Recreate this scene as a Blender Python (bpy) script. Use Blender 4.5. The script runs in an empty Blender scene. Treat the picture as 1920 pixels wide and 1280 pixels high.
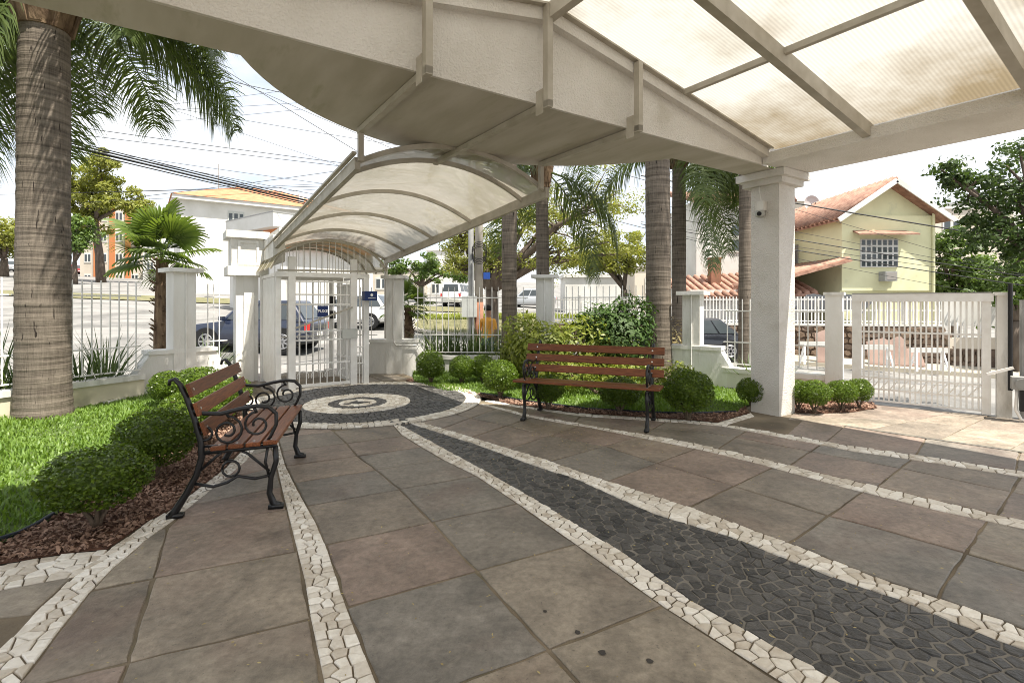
import bpy, math, random
import numpy as np
from mathutils import Vector, Matrix

# ------------------------------------------------------------------ camera, sky, sun, exposure
scene = bpy.context.scene
COL = scene.collection
CAM_H, FPX, HORIZON = 1.35, 960.0, 567.0          # eye height (m), focal length and horizon row at 1920 x 1280
cam_data = bpy.data.cameras.new('camera')
cam_data.lens = 18.0; cam_data.sensor_width = 36.0
cam_data.shift_y = -(640.0 - HORIZON) / 1920.0
cam_data.clip_start = 0.05; cam_data.clip_end = 2000
cam = bpy.data.objects.new('camera', cam_data); COL.objects.link(cam)
cam.location = (0, 0, CAM_H); cam.rotation_euler = (math.radians(90), 0, 0)
scene.camera = cam
scene.render.resolution_x = 1024; scene.render.resolution_y = 682

SUN_EL, SUN_TO = 66.0, Vector((0.78, -0.62, 0))    # elevation, horizontal direction towards the sun
SUN_TO.normalize()
world = bpy.data.worlds.new('World'); scene.world = world; world.use_nodes = True
wn, wl = world.node_tree.nodes, world.node_tree.links
wn.clear()
w_out = wn.new('ShaderNodeOutputWorld'); w_bg = wn.new('ShaderNodeBackground')
sky = wn.new('ShaderNodeTexSky'); sky.sky_type = 'NISHITA'; sky.sun_disc = False
sky.sun_elevation = math.radians(SUN_EL); sky.sun_rotation = math.atan2(SUN_TO.x, SUN_TO.y)
sky.air_density = 1.0; sky.dust_density = 1.5
w_tc = wn.new('ShaderNodeTexCoord'); w_map = wn.new('ShaderNodeMapping'); w_map.inputs['Scale'].default_value = (1, 1, 2.6)
w_noise = wn.new('ShaderNodeTexNoise'); w_noise.inputs['Scale'].default_value = 3.2; w_noise.inputs['Detail'].default_value = 7
w_noise.inputs['Roughness'].default_value = 0.58
w_ramp = wn.new('ShaderNodeValToRGB'); w_ramp.color_ramp.elements[0].position = 0.33; w_ramp.color_ramp.elements[1].position = 0.56
w_ramp.color_ramp.elements[0].color = (0.45, 0.45, 0.45, 1)
w_mix = wn.new('ShaderNodeMixRGB'); w_mix.inputs['Color2'].default_value = (5.5, 5.65, 5.85, 1)
wl.new(w_tc.outputs['Generated'], w_map.inputs['Vector']); wl.new(w_map.outputs['Vector'], w_noise.inputs['Vector'])
wl.new(w_noise.outputs['Fac'], w_ramp.inputs['Fac']); wl.new(w_ramp.outputs['Color'], w_mix.inputs['Fac'])
wl.new(sky.outputs['Color'], w_mix.inputs['Color1']); wl.new(w_mix.outputs['Color'], w_bg.inputs['Color'])
w_bg.inputs['Strength'].default_value = 0.10
wl.new(w_bg.outputs['Background'], w_out.inputs['Surface'])

sun_data = bpy.data.lights.new('sun', 'SUN'); sun_data.energy = 4.6; sun_data.angle = math.radians(0.6); sun_data.color = (1.0, 0.94, 0.84)
sun = bpy.data.objects.new('sun', sun_data); COL.objects.link(sun)
to_sun = Vector((SUN_TO.x * math.cos(math.radians(SUN_EL)), SUN_TO.y * math.cos(math.radians(SUN_EL)), math.sin(math.radians(SUN_EL))))
sun.rotation_euler = to_sun.to_track_quat('Z', 'Y').to_euler(); sun.location = (0, 0, 30)

scene.view_settings.view_transform = 'Standard'; scene.view_settings.look = 'None'
scene.view_settings.gamma = 1.0; scene.view_settings.use_curve_mapping = False
scene.view_settings.exposure = 1.2
scene.cycles.max_bounces = 9; scene.cycles.diffuse_bounces = 5; scene.cycles.transmission_bounces = 6
scene.cycles.transparent_max_bounces = 10
scene.cycles.use_denoising = True; scene.cycles.filter_width = 0.95
scene.cycles.sample_clamp_indirect = 8.0

# ------------------------------------------------------------------ measuring helpers
def G(px, py):                                     # a point of the flat forecourt (z = 0)
    d = CAM_H * FPX / (py - HORIZON)
    return Vector(((px - 960.0) / FPX * d, d))
def P(px, py, d):                                  # a point at distance d
    return Vector(((px - 960.0) / FPX * d, d, CAM_H + (HORIZON - py) / FPX * d))
BA = math.atan2(0.557, 0.830)                      # the building's axis
BC = Vector((3.131, 6.0))
EU = Vector((math.cos(BA), math.sin(BA))); EV = Vector((-math.sin(BA), math.cos(BA)))
def UV(u, v): return BC + EU * u + EV * v
FENCE = [(-14, -12), (-9, -2), (-7.5, 1.8), (-5.81, 5.81), (-5.17, 7.32), (-4.45, 8.53), (-2.2, 9.75), (0.62, 9.6), (2.9, 8.3), (4.5, 6.95), (5.73, 5.97), (9, 3.5), (14, 0), (40, -20)]
def fence_y(x):
    return float(np.interp(x, [p[0] for p in FENCE], [p[1] for p in FENCE]))
def smooth(t): t = min(1.0, max(0.0, t)); return t * t * (3 - 2 * t)
def tz(x, y):                                      # street level outside the fence
    w = smooth((y - fence_y(x)) / (4.5 + 4.0 * math.exp(-((x + 3.9) / 1.6) ** 2)))
    plane = -0.45 - 0.042 * x + 0.053 * (y - 18)
    return -0.06 * (1 - w) + w * plane

# ------------------------------------------------------------------ materials
MATS = {}
def nodes_of(name):
    m = bpy.data.materials.new(name); m.use_nodes = True
    nt = m.node_tree; nt.nodes.clear()
    out = nt.nodes.new('ShaderNodeOutputMaterial')
    return m, nt.nodes, nt.links, out
def mat(name, col, rough=0.75, c2=None, scale=4.0, detail=6, lo=0.35, hi=0.65, bump=0.0, bscale=40.0, metal=0.0, rand=0.0, spec=0.3, bdist=0.02, stretch=(1, 1, 1), c3=None, s3=1.0, lo3=0.55, hi3=0.75, coat=0.0):
    m, n, l, out = nodes_of(name)
    b = n.new('ShaderNodeBsdfPrincipled'); l.new(b.outputs[0], out.inputs[0])
    b.inputs['Roughness'].default_value = rough; b.inputs['Metallic'].default_value = metal
    b.inputs['Specular IOR Level'].default_value = spec
    b.inputs['Coat Weight'].default_value = coat; b.inputs['Coat Roughness'].default_value = 0.05
    tc = n.new('ShaderNodeTexCoord'); mp = n.new('ShaderNodeMapping'); mp.inputs['Scale'].default_value = stretch
    l.new(tc.outputs['Object'], mp.inputs['Vector'])
    oi = n.new('ShaderNodeObjectInfo')
    off = n.new('ShaderNodeVectorMath'); off.operation = 'ADD'
    sc_ = n.new('ShaderNodeVectorMath'); sc_.operation = 'SCALE'; sc_.inputs[0].default_value = (13.1, 7.7, 3.3)
    l.new(oi.outputs['Random'], sc_.inputs['Scale']); l.new(mp.outputs[0], off.inputs[0]); l.new(sc_.outputs[0], off.inputs[1])
    vec = off.outputs[0]
    cur = None
    if c2 is not None:
        nz = n.new('ShaderNodeTexNoise'); nz.inputs['Scale'].default_value = scale; nz.inputs['Detail'].default_value = detail
        l.new(vec, nz.inputs['Vector'])
        rp = n.new('ShaderNodeValToRGB'); rp.color_ramp.elements[0].position = lo; rp.color_ramp.elements[1].position = hi
        rp.color_ramp.elements[0].color = (*col, 1); rp.color_ramp.elements[1].color = (*c2, 1)
        l.new(nz.outputs['Fac'], rp.inputs['Fac']); cur = rp.outputs['Color']
    else:
        rgb = n.new('ShaderNodeRGB'); rgb.outputs[0].default_value = (*col, 1); cur = rgb.outputs[0]
    if c3 is not None:
        nz = n.new('ShaderNodeTexNoise'); nz.inputs['Scale'].default_value = s3; nz.inputs['Detail'].default_value = 8; nz.inputs['Roughness'].default_value = 0.65
        l.new(vec, nz.inputs['Vector'])
        mr = n.new('ShaderNodeMapRange'); mr.inputs['From Min'].default_value = lo3; mr.inputs['From Max'].default_value = hi3
        l.new(nz.outputs['Fac'], mr.inputs['Value'])
        mx = n.new('ShaderNodeMixRGB'); mx.inputs['Color2'].default_value = (*c3, 1)
        l.new(mr.outputs[0], mx.inputs['Fac']); l.new(cur, mx.inputs['Color1']); cur = mx.outputs[0]
    if rand > 0:
        hs = n.new('ShaderNodeHueSaturation')
        mr = n.new('ShaderNodeMapRange'); mr.inputs['To Min'].default_value = 1 - rand; mr.inputs['To Max'].default_value = 1 + rand
        l.new(oi.outputs['Random'], mr.inputs['Value']); l.new(mr.outputs[0], hs.inputs['Value']); l.new(cur, hs.inputs['Color']); cur = hs.outputs[0]
    l.new(cur, b.inputs['Base Color'])
    if bump > 0:
        nz = n.new('ShaderNodeTexNoise'); nz.inputs['Scale'].default_value = bscale; nz.inputs['Detail'].default_value = 5
        l.new(vec, nz.inputs['Vector'])
        bp = n.new('ShaderNodeBump'); bp.inputs['Strength'].default_value = bump; bp.inputs['Distance'].default_value = bdist
        l.new(nz.outputs['Fac'], bp.inputs['Height']); l.new(bp.outputs[0], b.inputs['Normal'])
    MATS[name] = m
    return m
def leafmat(name, col, c2, trans=0.35, scale=3.0, rough=0.45):
    m, n, l, out = nodes_of(name)
    geo = n.new('ShaderNodeNewGeometry')
    rp = n.new('ShaderNodeValToRGB'); rp.color_ramp.elements[0].color = (*col, 1); rp.color_ramp.elements[1].color = (*c2, 1)
    tc = n.new('ShaderNodeTexCoord'); nz = n.new('ShaderNodeTexNoise'); nz.inputs['Scale'].default_value = scale; nz.inputs['Detail'].default_value = 3
    l.new(tc.outputs['Object'], nz.inputs['Vector'])
    mx = n.new('ShaderNodeMath'); mx.operation = 'MULTIPLY_ADD'; mx.inputs[1].default_value = 0.55; 
    l.new(geo.outputs['Random Per Island'], mx.inputs[0])
    m2 = n.new('ShaderNodeMath'); m2.operation = 'MULTIPLY'; m2.inputs[1].default_value = 0.5
    l.new(nz.outputs['Fac'], m2.inputs[0]); l.new(m2.outputs[0], mx.inputs[2]); l.new(mx.outputs[0], rp.inputs['Fac'])
    d = n.new('ShaderNodeBsdfPrincipled'); d.inputs['Roughness'].default_value = rough; d.inputs['Specular IOR Level'].default_value = 0.35
    t = n.new('ShaderNodeBsdfTranslucent'); s = n.new('ShaderNodeMixShader'); s.inputs[0].default_value = trans
    br = n.new('ShaderNodeMixRGB'); br.blend_type = 'MULTIPLY'; br.inputs['Fac'].default_value = 1; br.inputs['Color2'].default_value = (1.5, 1.5, 0.7, 1)
    l.new(rp.outputs[0], d.inputs['Base Color']); l.new(rp.outputs[0], br.inputs['Color1']); l.new(br.outputs[0], t.inputs['Color'])
    l.new(d.outputs[0], s.inputs[1]); l.new(t.outputs[0], s.inputs[2]); l.new(s.outputs[0], out.inputs[0])
    MATS[name] = m
    return m
def sheetmat(name, col, trans, stain, lines, gloss=0.08, clear=0.0, eave=False):
    """translucent roofing sheet: diffusing, partly stained"""
    m, n, l, out = nodes_of(name)
    tc = n.new('ShaderNodeTexCoord')
    nz = n.new('ShaderNodeTexNoise'); nz.inputs['Scale'].default_value = 1.3; nz.inputs['Detail'].default_value = 8; nz.inputs['Roughness'].default_value = 0.62
    l.new(tc.outputs['Object'], nz.inputs['Vector'])
    fac = nz.outputs['Fac']
    if eave:                                        # dirt washes down and gathers along the eave
        sx = n.new('ShaderNodeSeparateXYZ'); l.new(tc.outputs['Object'], sx.inputs[0])
        mr = n.new('ShaderNodeMapRange'); mr.inputs['From Min'].default_value = -1.7; mr.inputs['From Max'].default_value = -0.38
        mr.inputs['To Min'].default_value = -0.06; mr.inputs['To Max'].default_value = 0.26
        l.new(sx.outputs[0], mr.inputs['Value'])
        ad = n.new('ShaderNodeMath'); l.new(nz.outputs['Fac'], ad.inputs[0]); l.new(mr.outputs[0], ad.inputs[1]); fac = ad.outputs[0]
    rp = n.new('ShaderNodeValToRGB'); rp.color_ramp.elements[0].position = 0.42; rp.color_ramp.elements[1].position = 0.84
    rp.color_ramp.elements[0].color = (*col, 1); rp.color_ramp.elements[1].color = (*stain, 1)
    l.new(fac, rp.inputs['Fac']); cur = rp.outputs['Color']
    if lines:
        wv = n.new('ShaderNodeTexWave'); wv.wave_type = 'BANDS'; wv.bands_direction = 'Y'; wv.inputs['Scale'].default_value = lines
        l.new(tc.outputs['Object'], wv.inputs['Vector'])
        mr = n.new('ShaderNodeMapRange'); mr.inputs['To Min'].default_value = 0.84; l.new(wv.outputs['Fac'], mr.inputs['Value'])
        mm = n.new('ShaderNodeMixRGB'); mm.blend_type = 'MULTIPLY'; mm.inputs['Fac'].default_value = 1
        l.new(cur, mm.inputs['Color1']); l.new(mr.outputs[0], mm.inputs['Color2']); cur = mm.outputs[0]
    df = n.new('ShaderNodeBsdfDiffuse'); tr = n.new('ShaderNodeBsdfTranslucent'); mx = n.new('ShaderNodeMixShader'); mx.inputs[0].default_value = trans
    gl = n.new('ShaderNodeBsdfGlossy'); gl.inputs['Roughness'].default_value = 0.06; m2 = n.new('ShaderNodeMixShader'); m2.inputs[0].default_value = gloss
    if not lines:                                   # hand-bent sheet: slightly wavy, so reflections swirl
        bn_ = n.new('ShaderNodeTexNoise'); bn_.inputs['Scale'].default_value = 2.2; bn_.inputs['Detail'].default_value = 1.5; bn_.inputs['Distortion'].default_value = 1.2; l.new(tc.outputs['Object'], bn_.inputs['Vector'])
        bp = n.new('ShaderNodeBump'); bp.inputs['Strength'].default_value = 0.6; bp.inputs['Distance'].default_value = 0.12; l.new(bn_.outputs['Fac'], bp.inputs['Height']); l.new(bp.outputs[0], gl.inputs['Normal'])
    l.new(cur, df.inputs['Color']); l.new(cur, tr.inputs['Color']); l.new(df.outputs[0], mx.inputs[1]); l.new(tr.outputs[0], mx.inputs[2])
    l.new(mx.outputs[0], m2.inputs[1]); l.new(gl.outputs[0], m2.inputs[2]); last = m2.outputs[0]
    if clear > 0:
        tp = n.new('ShaderNodeBsdfTransparent'); tp.inputs['Color'].default_value = (0.93, 0.92, 0.88, 1)
        m3 = n.new('ShaderNodeMixShader'); m3.inputs[0].default_value = clear
        l.new(last, m3.inputs[1]); l.new(tp.outputs[0], m3.inputs[2]); last = m3.outputs[0]
    l.new(last, out.inputs[0]); MATS[name] = m
    return m

M_STUCCO = mat('stucco_textured', (0.71, 0.69, 0.655), 0.9, (0.62, 0.595, 0.55), 2.2, bump=0.7, bscale=60, bdist=0.022, c3=(0.45, 0.42, 0.34), s3=1.1, lo3=0.6, hi3=0.85)
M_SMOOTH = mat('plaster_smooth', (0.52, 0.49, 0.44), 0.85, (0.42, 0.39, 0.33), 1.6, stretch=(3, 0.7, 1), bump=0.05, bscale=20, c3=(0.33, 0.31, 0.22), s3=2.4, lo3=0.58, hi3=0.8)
M_WHITE = mat('white_paint_masonry', (0.78, 0.77, 0.735), 0.75, (0.68, 0.66, 0.61), 2.5, bump=0.15, bscale=30, c3=(0.40, 0.38, 0.33), s3=2.6, lo3=0.56, hi3=0.80, stretch=(1.4, 1.4, 0.45))
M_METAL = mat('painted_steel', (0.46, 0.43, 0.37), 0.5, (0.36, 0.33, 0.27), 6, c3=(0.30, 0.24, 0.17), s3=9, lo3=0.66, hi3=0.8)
M_WMETAL = mat('white_painted_steel', (0.82, 0.81, 0.78), 0.42, (0.74, 0.72, 0.68), 8, c3=(0.40, 0.30, 0.2), s3=14, lo3=0.70, hi3=0.8)
M_CREAM = mat('cream_wall', (0.72, 0.66, 0.50), 0.85, (0.60, 0.54, 0.40), 1.8, c3=(0.34, 0.30, 0.22), s3=2.5, lo3=0.6, hi3=0.85)
M_SHEET = sheetmat('ribbed_polycarbonate', (0.60, 0.585, 0.545), 0.48, (0.27, 0.22, 0.145), 11.0, 0.04, eave=True)
M_CANOPY = sheetmat('arched_sheet', (0.52, 0.48, 0.41), 0.33, (0.36, 0.33, 0.24), 0, 0.20, 0.08)
M_VAULT = sheetmat('aged_clear_sheet', (0.34, 0.30, 0.17), 0.40, (0.15, 0.13, 0.06), 0, 0.18, 0.25)
M_IRON = mat('black_cast_iron', (0.012, 0.012, 0.013), 0.32, spec=0.5)
M_WOOD = mat('varnished_wood', (0.25, 0.088, 0.034), 0.38, (0.13, 0.042, 0.017), 9, stretch=(1, 14, 14), rand=0.22, bump=0.05, bscale=30)
M_BOLT = mat('zinc_bolt', (0.6, 0.6, 0.58), 0.3, metal=0.9)
def slabmat():
    m, n, l, out = nodes_of('sandstone_slab')
    b = n.new('ShaderNodeBsdfPrincipled'); l.new(b.outputs[0], out.inputs[0])
    geo = n.new('ShaderNodeNewGeometry'); oi = n.new('ShaderNodeObjectInfo')
    rp = n.new('ShaderNodeValToRGB'); cr = rp.color_ramp
    cols = [(0.0, (0.150, 0.126, 0.100)), (0.2, (0.198, 0.166, 0.130)), (0.38, (0.155, 0.142, 0.124)), (0.55, (0.225, 0.188, 0.145)), (0.7, (0.200, 0.152, 0.124)), (0.85, (0.175, 0.153, 0.122)), (1.0, (0.240, 0.202, 0.156))]
    cr.elements[0].position = 0; cr.elements[0].color = (*cols[0][1], 1); cr.elements[1].position = 1; cr.elements[1].color = (*cols[-1][1], 1)
    for p_, c_ in cols[1:-1]:
        e = cr.elements.new(p_); e.color = (*c_, 1)
    l.new(oi.outputs['Random'], rp.inputs['Fac'])
    sc_ = n.new('ShaderNodeVectorMath'); sc_.operation = 'SCALE'; sc_.inputs[0].default_value = (31, 17, 5); l.new(oi.outputs['Random'], sc_.inputs['Scale'])
    ad = n.new('ShaderNodeVectorMath'); l.new(geo.outputs['Position'], ad.inputs[0]); l.new(sc_.outputs[0], ad.inputs[1])
    n1 = n.new('ShaderNodeTexNoise'); n1.inputs['Scale'].default_value = 2.6; n1.inputs['Detail'].default_value = 7; n1.inputs['Roughness'].default_value = 0.62; n1.inputs['Distortion'].default_value = 0.6
    n2 = n.new('ShaderNodeTexNoise'); n2.inputs['Scale'].default_value = 26; n2.inputs['Detail'].default_value = 6; n2.inputs['Roughness'].default_value = 0.7
    n3 = n.new('ShaderNodeTexNoise'); n3.inputs['Scale'].default_value = 1.5; n3.inputs['Detail'].default_value = 3
    for q in (n1, n2, n3): l.new(ad.outputs[0], q.inputs['Vector'])
    v1 = n.new('ShaderNodeMapRange'); v1.inputs['From Min'].default_value = 0.3; v1.inputs['From Max'].default_value = 0.7; v1.inputs['To Min'].default_value = 0.74; v1.inputs['To Max'].default_value = 1.75
    v2 = n.new('ShaderNodeMapRange'); v2.inputs['From Min'].default_value = 0.3; v2.inputs['From Max'].default_value = 0.7; v2.inputs['To Min'].default_value = 0.72; v2.inputs['To Max'].default_value = 1.32
    l.new(n1.outputs['Fac'], v1.inputs['Value']); l.new(n2.outputs['Fac'], v2.inputs['Value'])
    mu = n.new('ShaderNodeMath'); mu.operation = 'MULTIPLY'; l.new(v1.outputs[0], mu.inputs[0]); l.new(v2.outputs[0], mu.inputs[1])
    hs = n.new('ShaderNodeHueSaturation'); l.new(rp.outputs[0], hs.inputs['Color']); l.new(mu.outputs[0], hs.inputs['Value'])
    pk = n.new('ShaderNodeMapRange'); pk.inputs['From Min'].default_value = 0.56; pk.inputs['From Max'].default_value = 0.72; pk.inputs['To Max'].default_value = 0.30
    l.new(n3.outputs['Fac'], pk.inputs['Value'])
    mx = n.new('ShaderNodeMixRGB'); mx.inputs['Color2'].default_value = (0.20, 0.115, 0.09, 1); l.new(pk.outputs[0], mx.inputs['Fac']); l.new(hs.outputs[0], mx.inputs['Color1'])
    n4 = n.new('ShaderNodeTexNoise'); n4.inputs['Scale'].default_value = 75; n4.inputs['Detail'].default_value = 3; l.new(ad.outputs[0], n4.inputs['Vector'])
    sp = n.new('ShaderNodeMapRange'); sp.inputs['From Min'].default_value = 0.66; sp.inputs['From Max'].default_value = 0.74; sp.inputs['To Max'].default_value = 0.5; l.new(n4.outputs['Fac'], sp.inputs['Value'])
    m5 = n.new('ShaderNodeMixRGB'); m5.inputs['Color2'].default_value = (0.05, 0.045, 0.04, 1); l.new(sp.outputs[0], m5.inputs['Fac']); l.new(mx.outputs[0], m5.inputs['Color1'])
    n5 = n.new('ShaderNodeTexNoise'); n5.inputs['Scale'].default_value = 5.5; n5.inputs['Detail'].default_value = 9; n5.inputs['Roughness'].default_value = 0.75; n5.inputs['Distortion'].default_value = 1.4; l.new(ad.outputs[0], n5.inputs['Vector'])
    sf = n.new('ShaderNodeMapRange'); sf.inputs['From Min'].default_value = 0.55; sf.inputs['From Max'].default_value = 0.74; sf.inputs['To Max'].default_value = 0.5; l.new(n5.outputs['Fac'], sf.inputs['Value'])
    m6 = n.new('ShaderNodeMixRGB'); m6.inputs['Color2'].default_value = (0.34, 0.30, 0.245, 1); l.new(sf.outputs[0], m6.inputs['Fac']); l.new(m5.outputs[0], m6.inputs['Color1'])
    l.new(m6.outputs[0], b.inputs['Base Color'])
    ro = n.new('ShaderNodeMapRange'); ro.inputs['To Min'].default_value = 0.30; ro.inputs['To Max'].default_value = 0.72; l.new(n1.outputs['Fac'], ro.inputs['Value']); l.new(ro.outputs[0], b.inputs['Roughness'])
    b.inputs['Specular IOR Level'].default_value = 0.4
    bp = n.new('ShaderNodeBump'); bp.inputs['Strength'].default_value = 0.4; bp.inputs['Distance'].default_value = 0.012; l.new(n2.outputs['Fac'], bp.inputs['Height'])
    b2 = n.new('ShaderNodeBump'); b2.inputs['Strength'].default_value = 0.35; b2.inputs['Distance'].default_value = 0.03; l.new(n5.outputs['Fac'], b2.inputs['Height']); l.new(b2.outputs[0], bp.inputs['Normal']); l.new(bp.outputs[0], b.inputs['Normal'])
    return m
M_SLAB = slabmat()
def stonemat(name, c1, c2, rough, bump):
    m, n, l, out = nodes_of(name)
    b = n.new('ShaderNodeBsdfPrincipled'); l.new(b.outputs[0], out.inputs[0]); b.inputs['Roughness'].default_value = rough; b.inputs['Specular IOR Level'].default_value = 0.4
    geo = n.new('ShaderNodeNewGeometry'); oi = n.new('ShaderNodeObjectInfo')
    ad = n.new('ShaderNodeMath'); l.new(geo.outputs['Random Per Island'], ad.inputs[0]); l.new(oi.outputs['Random'], ad.inputs[1])
    fr = n.new('ShaderNodeMath'); fr.operation = 'FRACT'; l.new(ad.outputs[0], fr.inputs[0])
    nz = n.new('ShaderNodeTexNoise'); nz.inputs['Scale'].default_value = 34; nz.inputs['Detail'].default_value = 6; l.new(geo.outputs['Position'], nz.inputs['Vector'])
    mm = n.new('ShaderNodeMath'); mm.operation = 'MULTIPLY_ADD'; mm.inputs[1].default_value = 0.5; l.new(nz.outputs['Fac'], mm.inputs[0])
    hf = n.new('ShaderNodeMath'); hf.operation = 'MULTIPLY'; hf.inputs[1].default_value = 0.5; l.new(fr.outputs[0], hf.inputs[0]); l.new(hf.outputs[0], mm.inputs[2])
    rp = n.new('ShaderNodeValToRGB'); rp.color_ramp.elements[0].position = 0.15; rp.color_ramp.elements[1].position = 0.8
    rp.color_ramp.elements[0].color = (*c1, 1); rp.color_ramp.elements[1].color = (*c2, 1)
    l.new(mm.outputs[0], rp.inputs['Fac']); l.new(rp.outputs[0], b.inputs['Base Color'])
    bp = n.new('ShaderNodeBump'); bp.inputs['Strength'].default_value = bump; bp.inputs['Distance'].default_value = 0.012; l.new(nz.outputs['Fac'], bp.inputs['Height']); l.new(bp.outputs[0], b.inputs['Normal'])
    return m
M_WSTONE = stonemat('white_limestone', (0.50, 0.43, 0.34), (0.90, 0.86, 0.78), 0.7, 0.8)
M_BSTONE = stonemat('black_basalt', (0.026, 0.025, 0.024), (0.110, 0.104, 0.096), 0.42, 1.0)
M_MORTAR = mat('mortar_joint', (0.27, 0.22, 0.155), 0.95, (0.13, 0.105, 0.075), 2.2, bump=0.4, bscale=60, c3=(0.07, 0.075, 0.04), s3=2, lo3=0.55, hi3=0.75)
M_GMORTAR = mat('grey_mortar', (0.17, 0.16, 0.145), 0.95, (0.24, 0.22, 0.19), 9, bump=0.4, bscale=60)
M_SOIL = mat('mulch_soil', (0.10, 0.05, 0.032), 0.95, (0.17, 0.085, 0.055), 18, bump=0.8, bscale=70)
M_CHIP = stonemat('bark_chips', (0.12, 0.070, 0.048), (0.42, 0.27, 0.195), 0.9, 0.3)
M_LAWN = mat('lawn_soil', (0.055, 0.085, 0.022), 0.95, (0.08, 0.12, 0.03), 8, bump=0.5, bscale=60)
M_GRASS = leafmat('grass_blade', (0.075, 0.15, 0.022), (0.20, 0.30, 0.055), 0.35, 1.2)
M_BOX = leafmat('boxwood_leaf', (0.018, 0.048, 0.006), (0.17, 0.25, 0.028), 0.30, 2.0, 0.28)  # bright leaf glints painted in as the light end of the colour range
M_SHRUBY = leafmat('yellow_green_leaf', (0.09, 0.14, 0.02), (0.30, 0.32, 0.06), 0.35, 2.0)
M_SHRUBD = leafmat('dark_green_leaf', (0.020, 0.05, 0.010), (0.085, 0.15, 0.03), 0.3, 2.0, 0.6)
M_PALM = leafmat('palm_leaflet', (0.040, 0.070, 0.020), (0.130, 0.170, 0.050), 0.35, 1.0)
M_FAN = leafmat('fan_palm_leaf', (0.045, 0.085, 0.018), (0.17, 0.23, 0.05), 0.35, 1.0)
M_STRAP = leafmat('strap_leaf', (0.035, 0.06, 0.022), (0.12, 0.17, 0.06), 0.3, 2.0)
M_TREEY = leafmat('sunny_tree_leaf', (0.10, 0.13, 0.02), (0.30, 0.30, 0.07), 0.4, 0.5)
M_TREEG = leafmat('green_tree_leaf', (0.040, 0.080, 0.018), (0.15, 0.22, 0.05), 0.35, 0.5)
M_TREED = leafmat('deep_green_leaf', (0.022, 0.045, 0.012), (0.075, 0.12, 0.03), 0.3, 0.8)
M_BARK = mat('tree_bark', (0.085, 0.065, 0.05), 0.95, (0.15, 0.12, 0.095), 6, bump=0.8, bscale=20, stretch=(1, 1, 0.3))
M_TWIG = mat('shrub_stem', (0.16, 0.12, 0.085), 0.9, (0.09, 0.065, 0.045), 14)
def palmmat():
    m, n, l, out = nodes_of('palm_trunk_bark')
    b = n.new('ShaderNodeBsdfPrincipled'); l.new(b.outputs[0], out.inputs[0]); b.inputs['Roughness'].default_value = 0.9; b.inputs['Specular IOR Level'].default_value = 0.15
    tc = n.new('ShaderNodeTexCoord')
    def nz(scale, stretch, det=6):
        mp = n.new('ShaderNodeMapping'); mp.inputs['Scale'].default_value = stretch; l.new(tc.outputs['Object'], mp.inputs['Vector'])
        q = n.new('ShaderNodeTexNoise'); q.inputs['Scale'].default_value = scale; q.inputs['Detail'].default_value = det; q.inputs['Roughness'].default_value = 0.65; l.new(mp.outputs[0], q.inputs['Vector']); return q
    rings = nz(2.2, (0.35, 0.35, 9.0), 8); fib = nz(9, (5, 5, 0.35)); blot = nz(3, (1, 1, 0.8)); crack = nz(6.0, (5, 5, 0.55), 2)
    rp = n.new('ShaderNodeValToRGB'); cr = rp.color_ramp; cr.elements[0].position = 0.37; cr.elements[1].position = 0.64
    cr.elements[0].color = (0.062, 0.050, 0.040, 1); cr.elements[1].color = (0.255, 0.215, 0.172, 1)
    ad = n.new('ShaderNodeMath'); ad.operation = 'MULTIPLY_ADD'; ad.inputs[1].default_value = 0.55; l.new(rings.outputs['Fac'], ad.inputs[0])
    a2 = n.new('ShaderNodeMath'); a2.operation = 'MULTIPLY_ADD'; a2.inputs[1].default_value = 0.25; l.new(fib.outputs['Fac'], a2.inputs[0])
    a3 = n.new('ShaderNodeMath'); a3.operation = 'MULTIPLY'; a3.inputs[1].default_value = 0.2; l.new(blot.outputs['Fac'], a3.inputs[0])
    l.new(a3.outputs[0], a2.inputs[2]); l.new(a2.outputs[0], ad.inputs[2]); l.new(ad.outputs[0], rp.inputs['Fac'])
    ck = n.new('ShaderNodeMapRange'); ck.inputs['From Min'].default_value = 0.655; ck.inputs['From Max'].default_value = 0.70; l.new(crack.outputs['Fac'], ck.inputs['Value'])
    mx = n.new('ShaderNodeMixRGB'); mx.inputs['Color2'].default_value = (0.03, 0.024, 0.02, 1); l.new(ck.outputs[0], mx.inputs['Fac']); l.new(rp.outputs[0], mx.inputs['Color1'])
    l.new(mx.outputs[0], b.inputs['Base Color'])
    bp = n.new('ShaderNodeBump'); bp.inputs['Strength'].default_value = 0.9; bp.inputs['Distance'].default_value = 0.03; l.new(ad.outputs[0], bp.inputs['Height']); l.new(bp.outputs[0], b.inputs['Normal'])
    return m
M_PTRUNK = palmmat()
M_FIBRE = mat('palm_fibre', (0.09, 0.055, 0.032), 0.95, (0.22, 0.15, 0.09), 12, bump=1.0, bscale=30, stretch=(1, 1, 0.3))
M_ROAD = mat('street_asphalt', (0.20, 0.195, 0.185), 0.9, (0.26, 0.25, 0.235), 0.8, bump=0.3, bscale=60, c3=(0.13, 0.127, 0.12), s3=0.35, lo3=0.48, hi3=0.62)
M_WALK = mat('pale_pavement', (0.42, 0.38, 0.30), 0.9, (0.34, 0.31, 0.25), 1.3, bump=0.2, bscale=40)
M_DRYGRASS = mat('dry_grass', (0.11, 0.115, 0.05), 0.95, (0.20, 0.18, 0.10), 3, bump=0.6, bscale=40)
M_RUBBLE = stonemat('rubble_stone', (0.07, 0.05, 0.04), (0.24, 0.17, 0.12), 0.9, 0.9)
M_TILE = mat('clay_tile', (0.37, 0.22, 0.16), 0.9, (0.23, 0.125, 0.09), 5.0, rand=0.15, c3=(0.20, 0.14, 0.11), s3=1.5, lo3=0.55, hi3=0.8)
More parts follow.
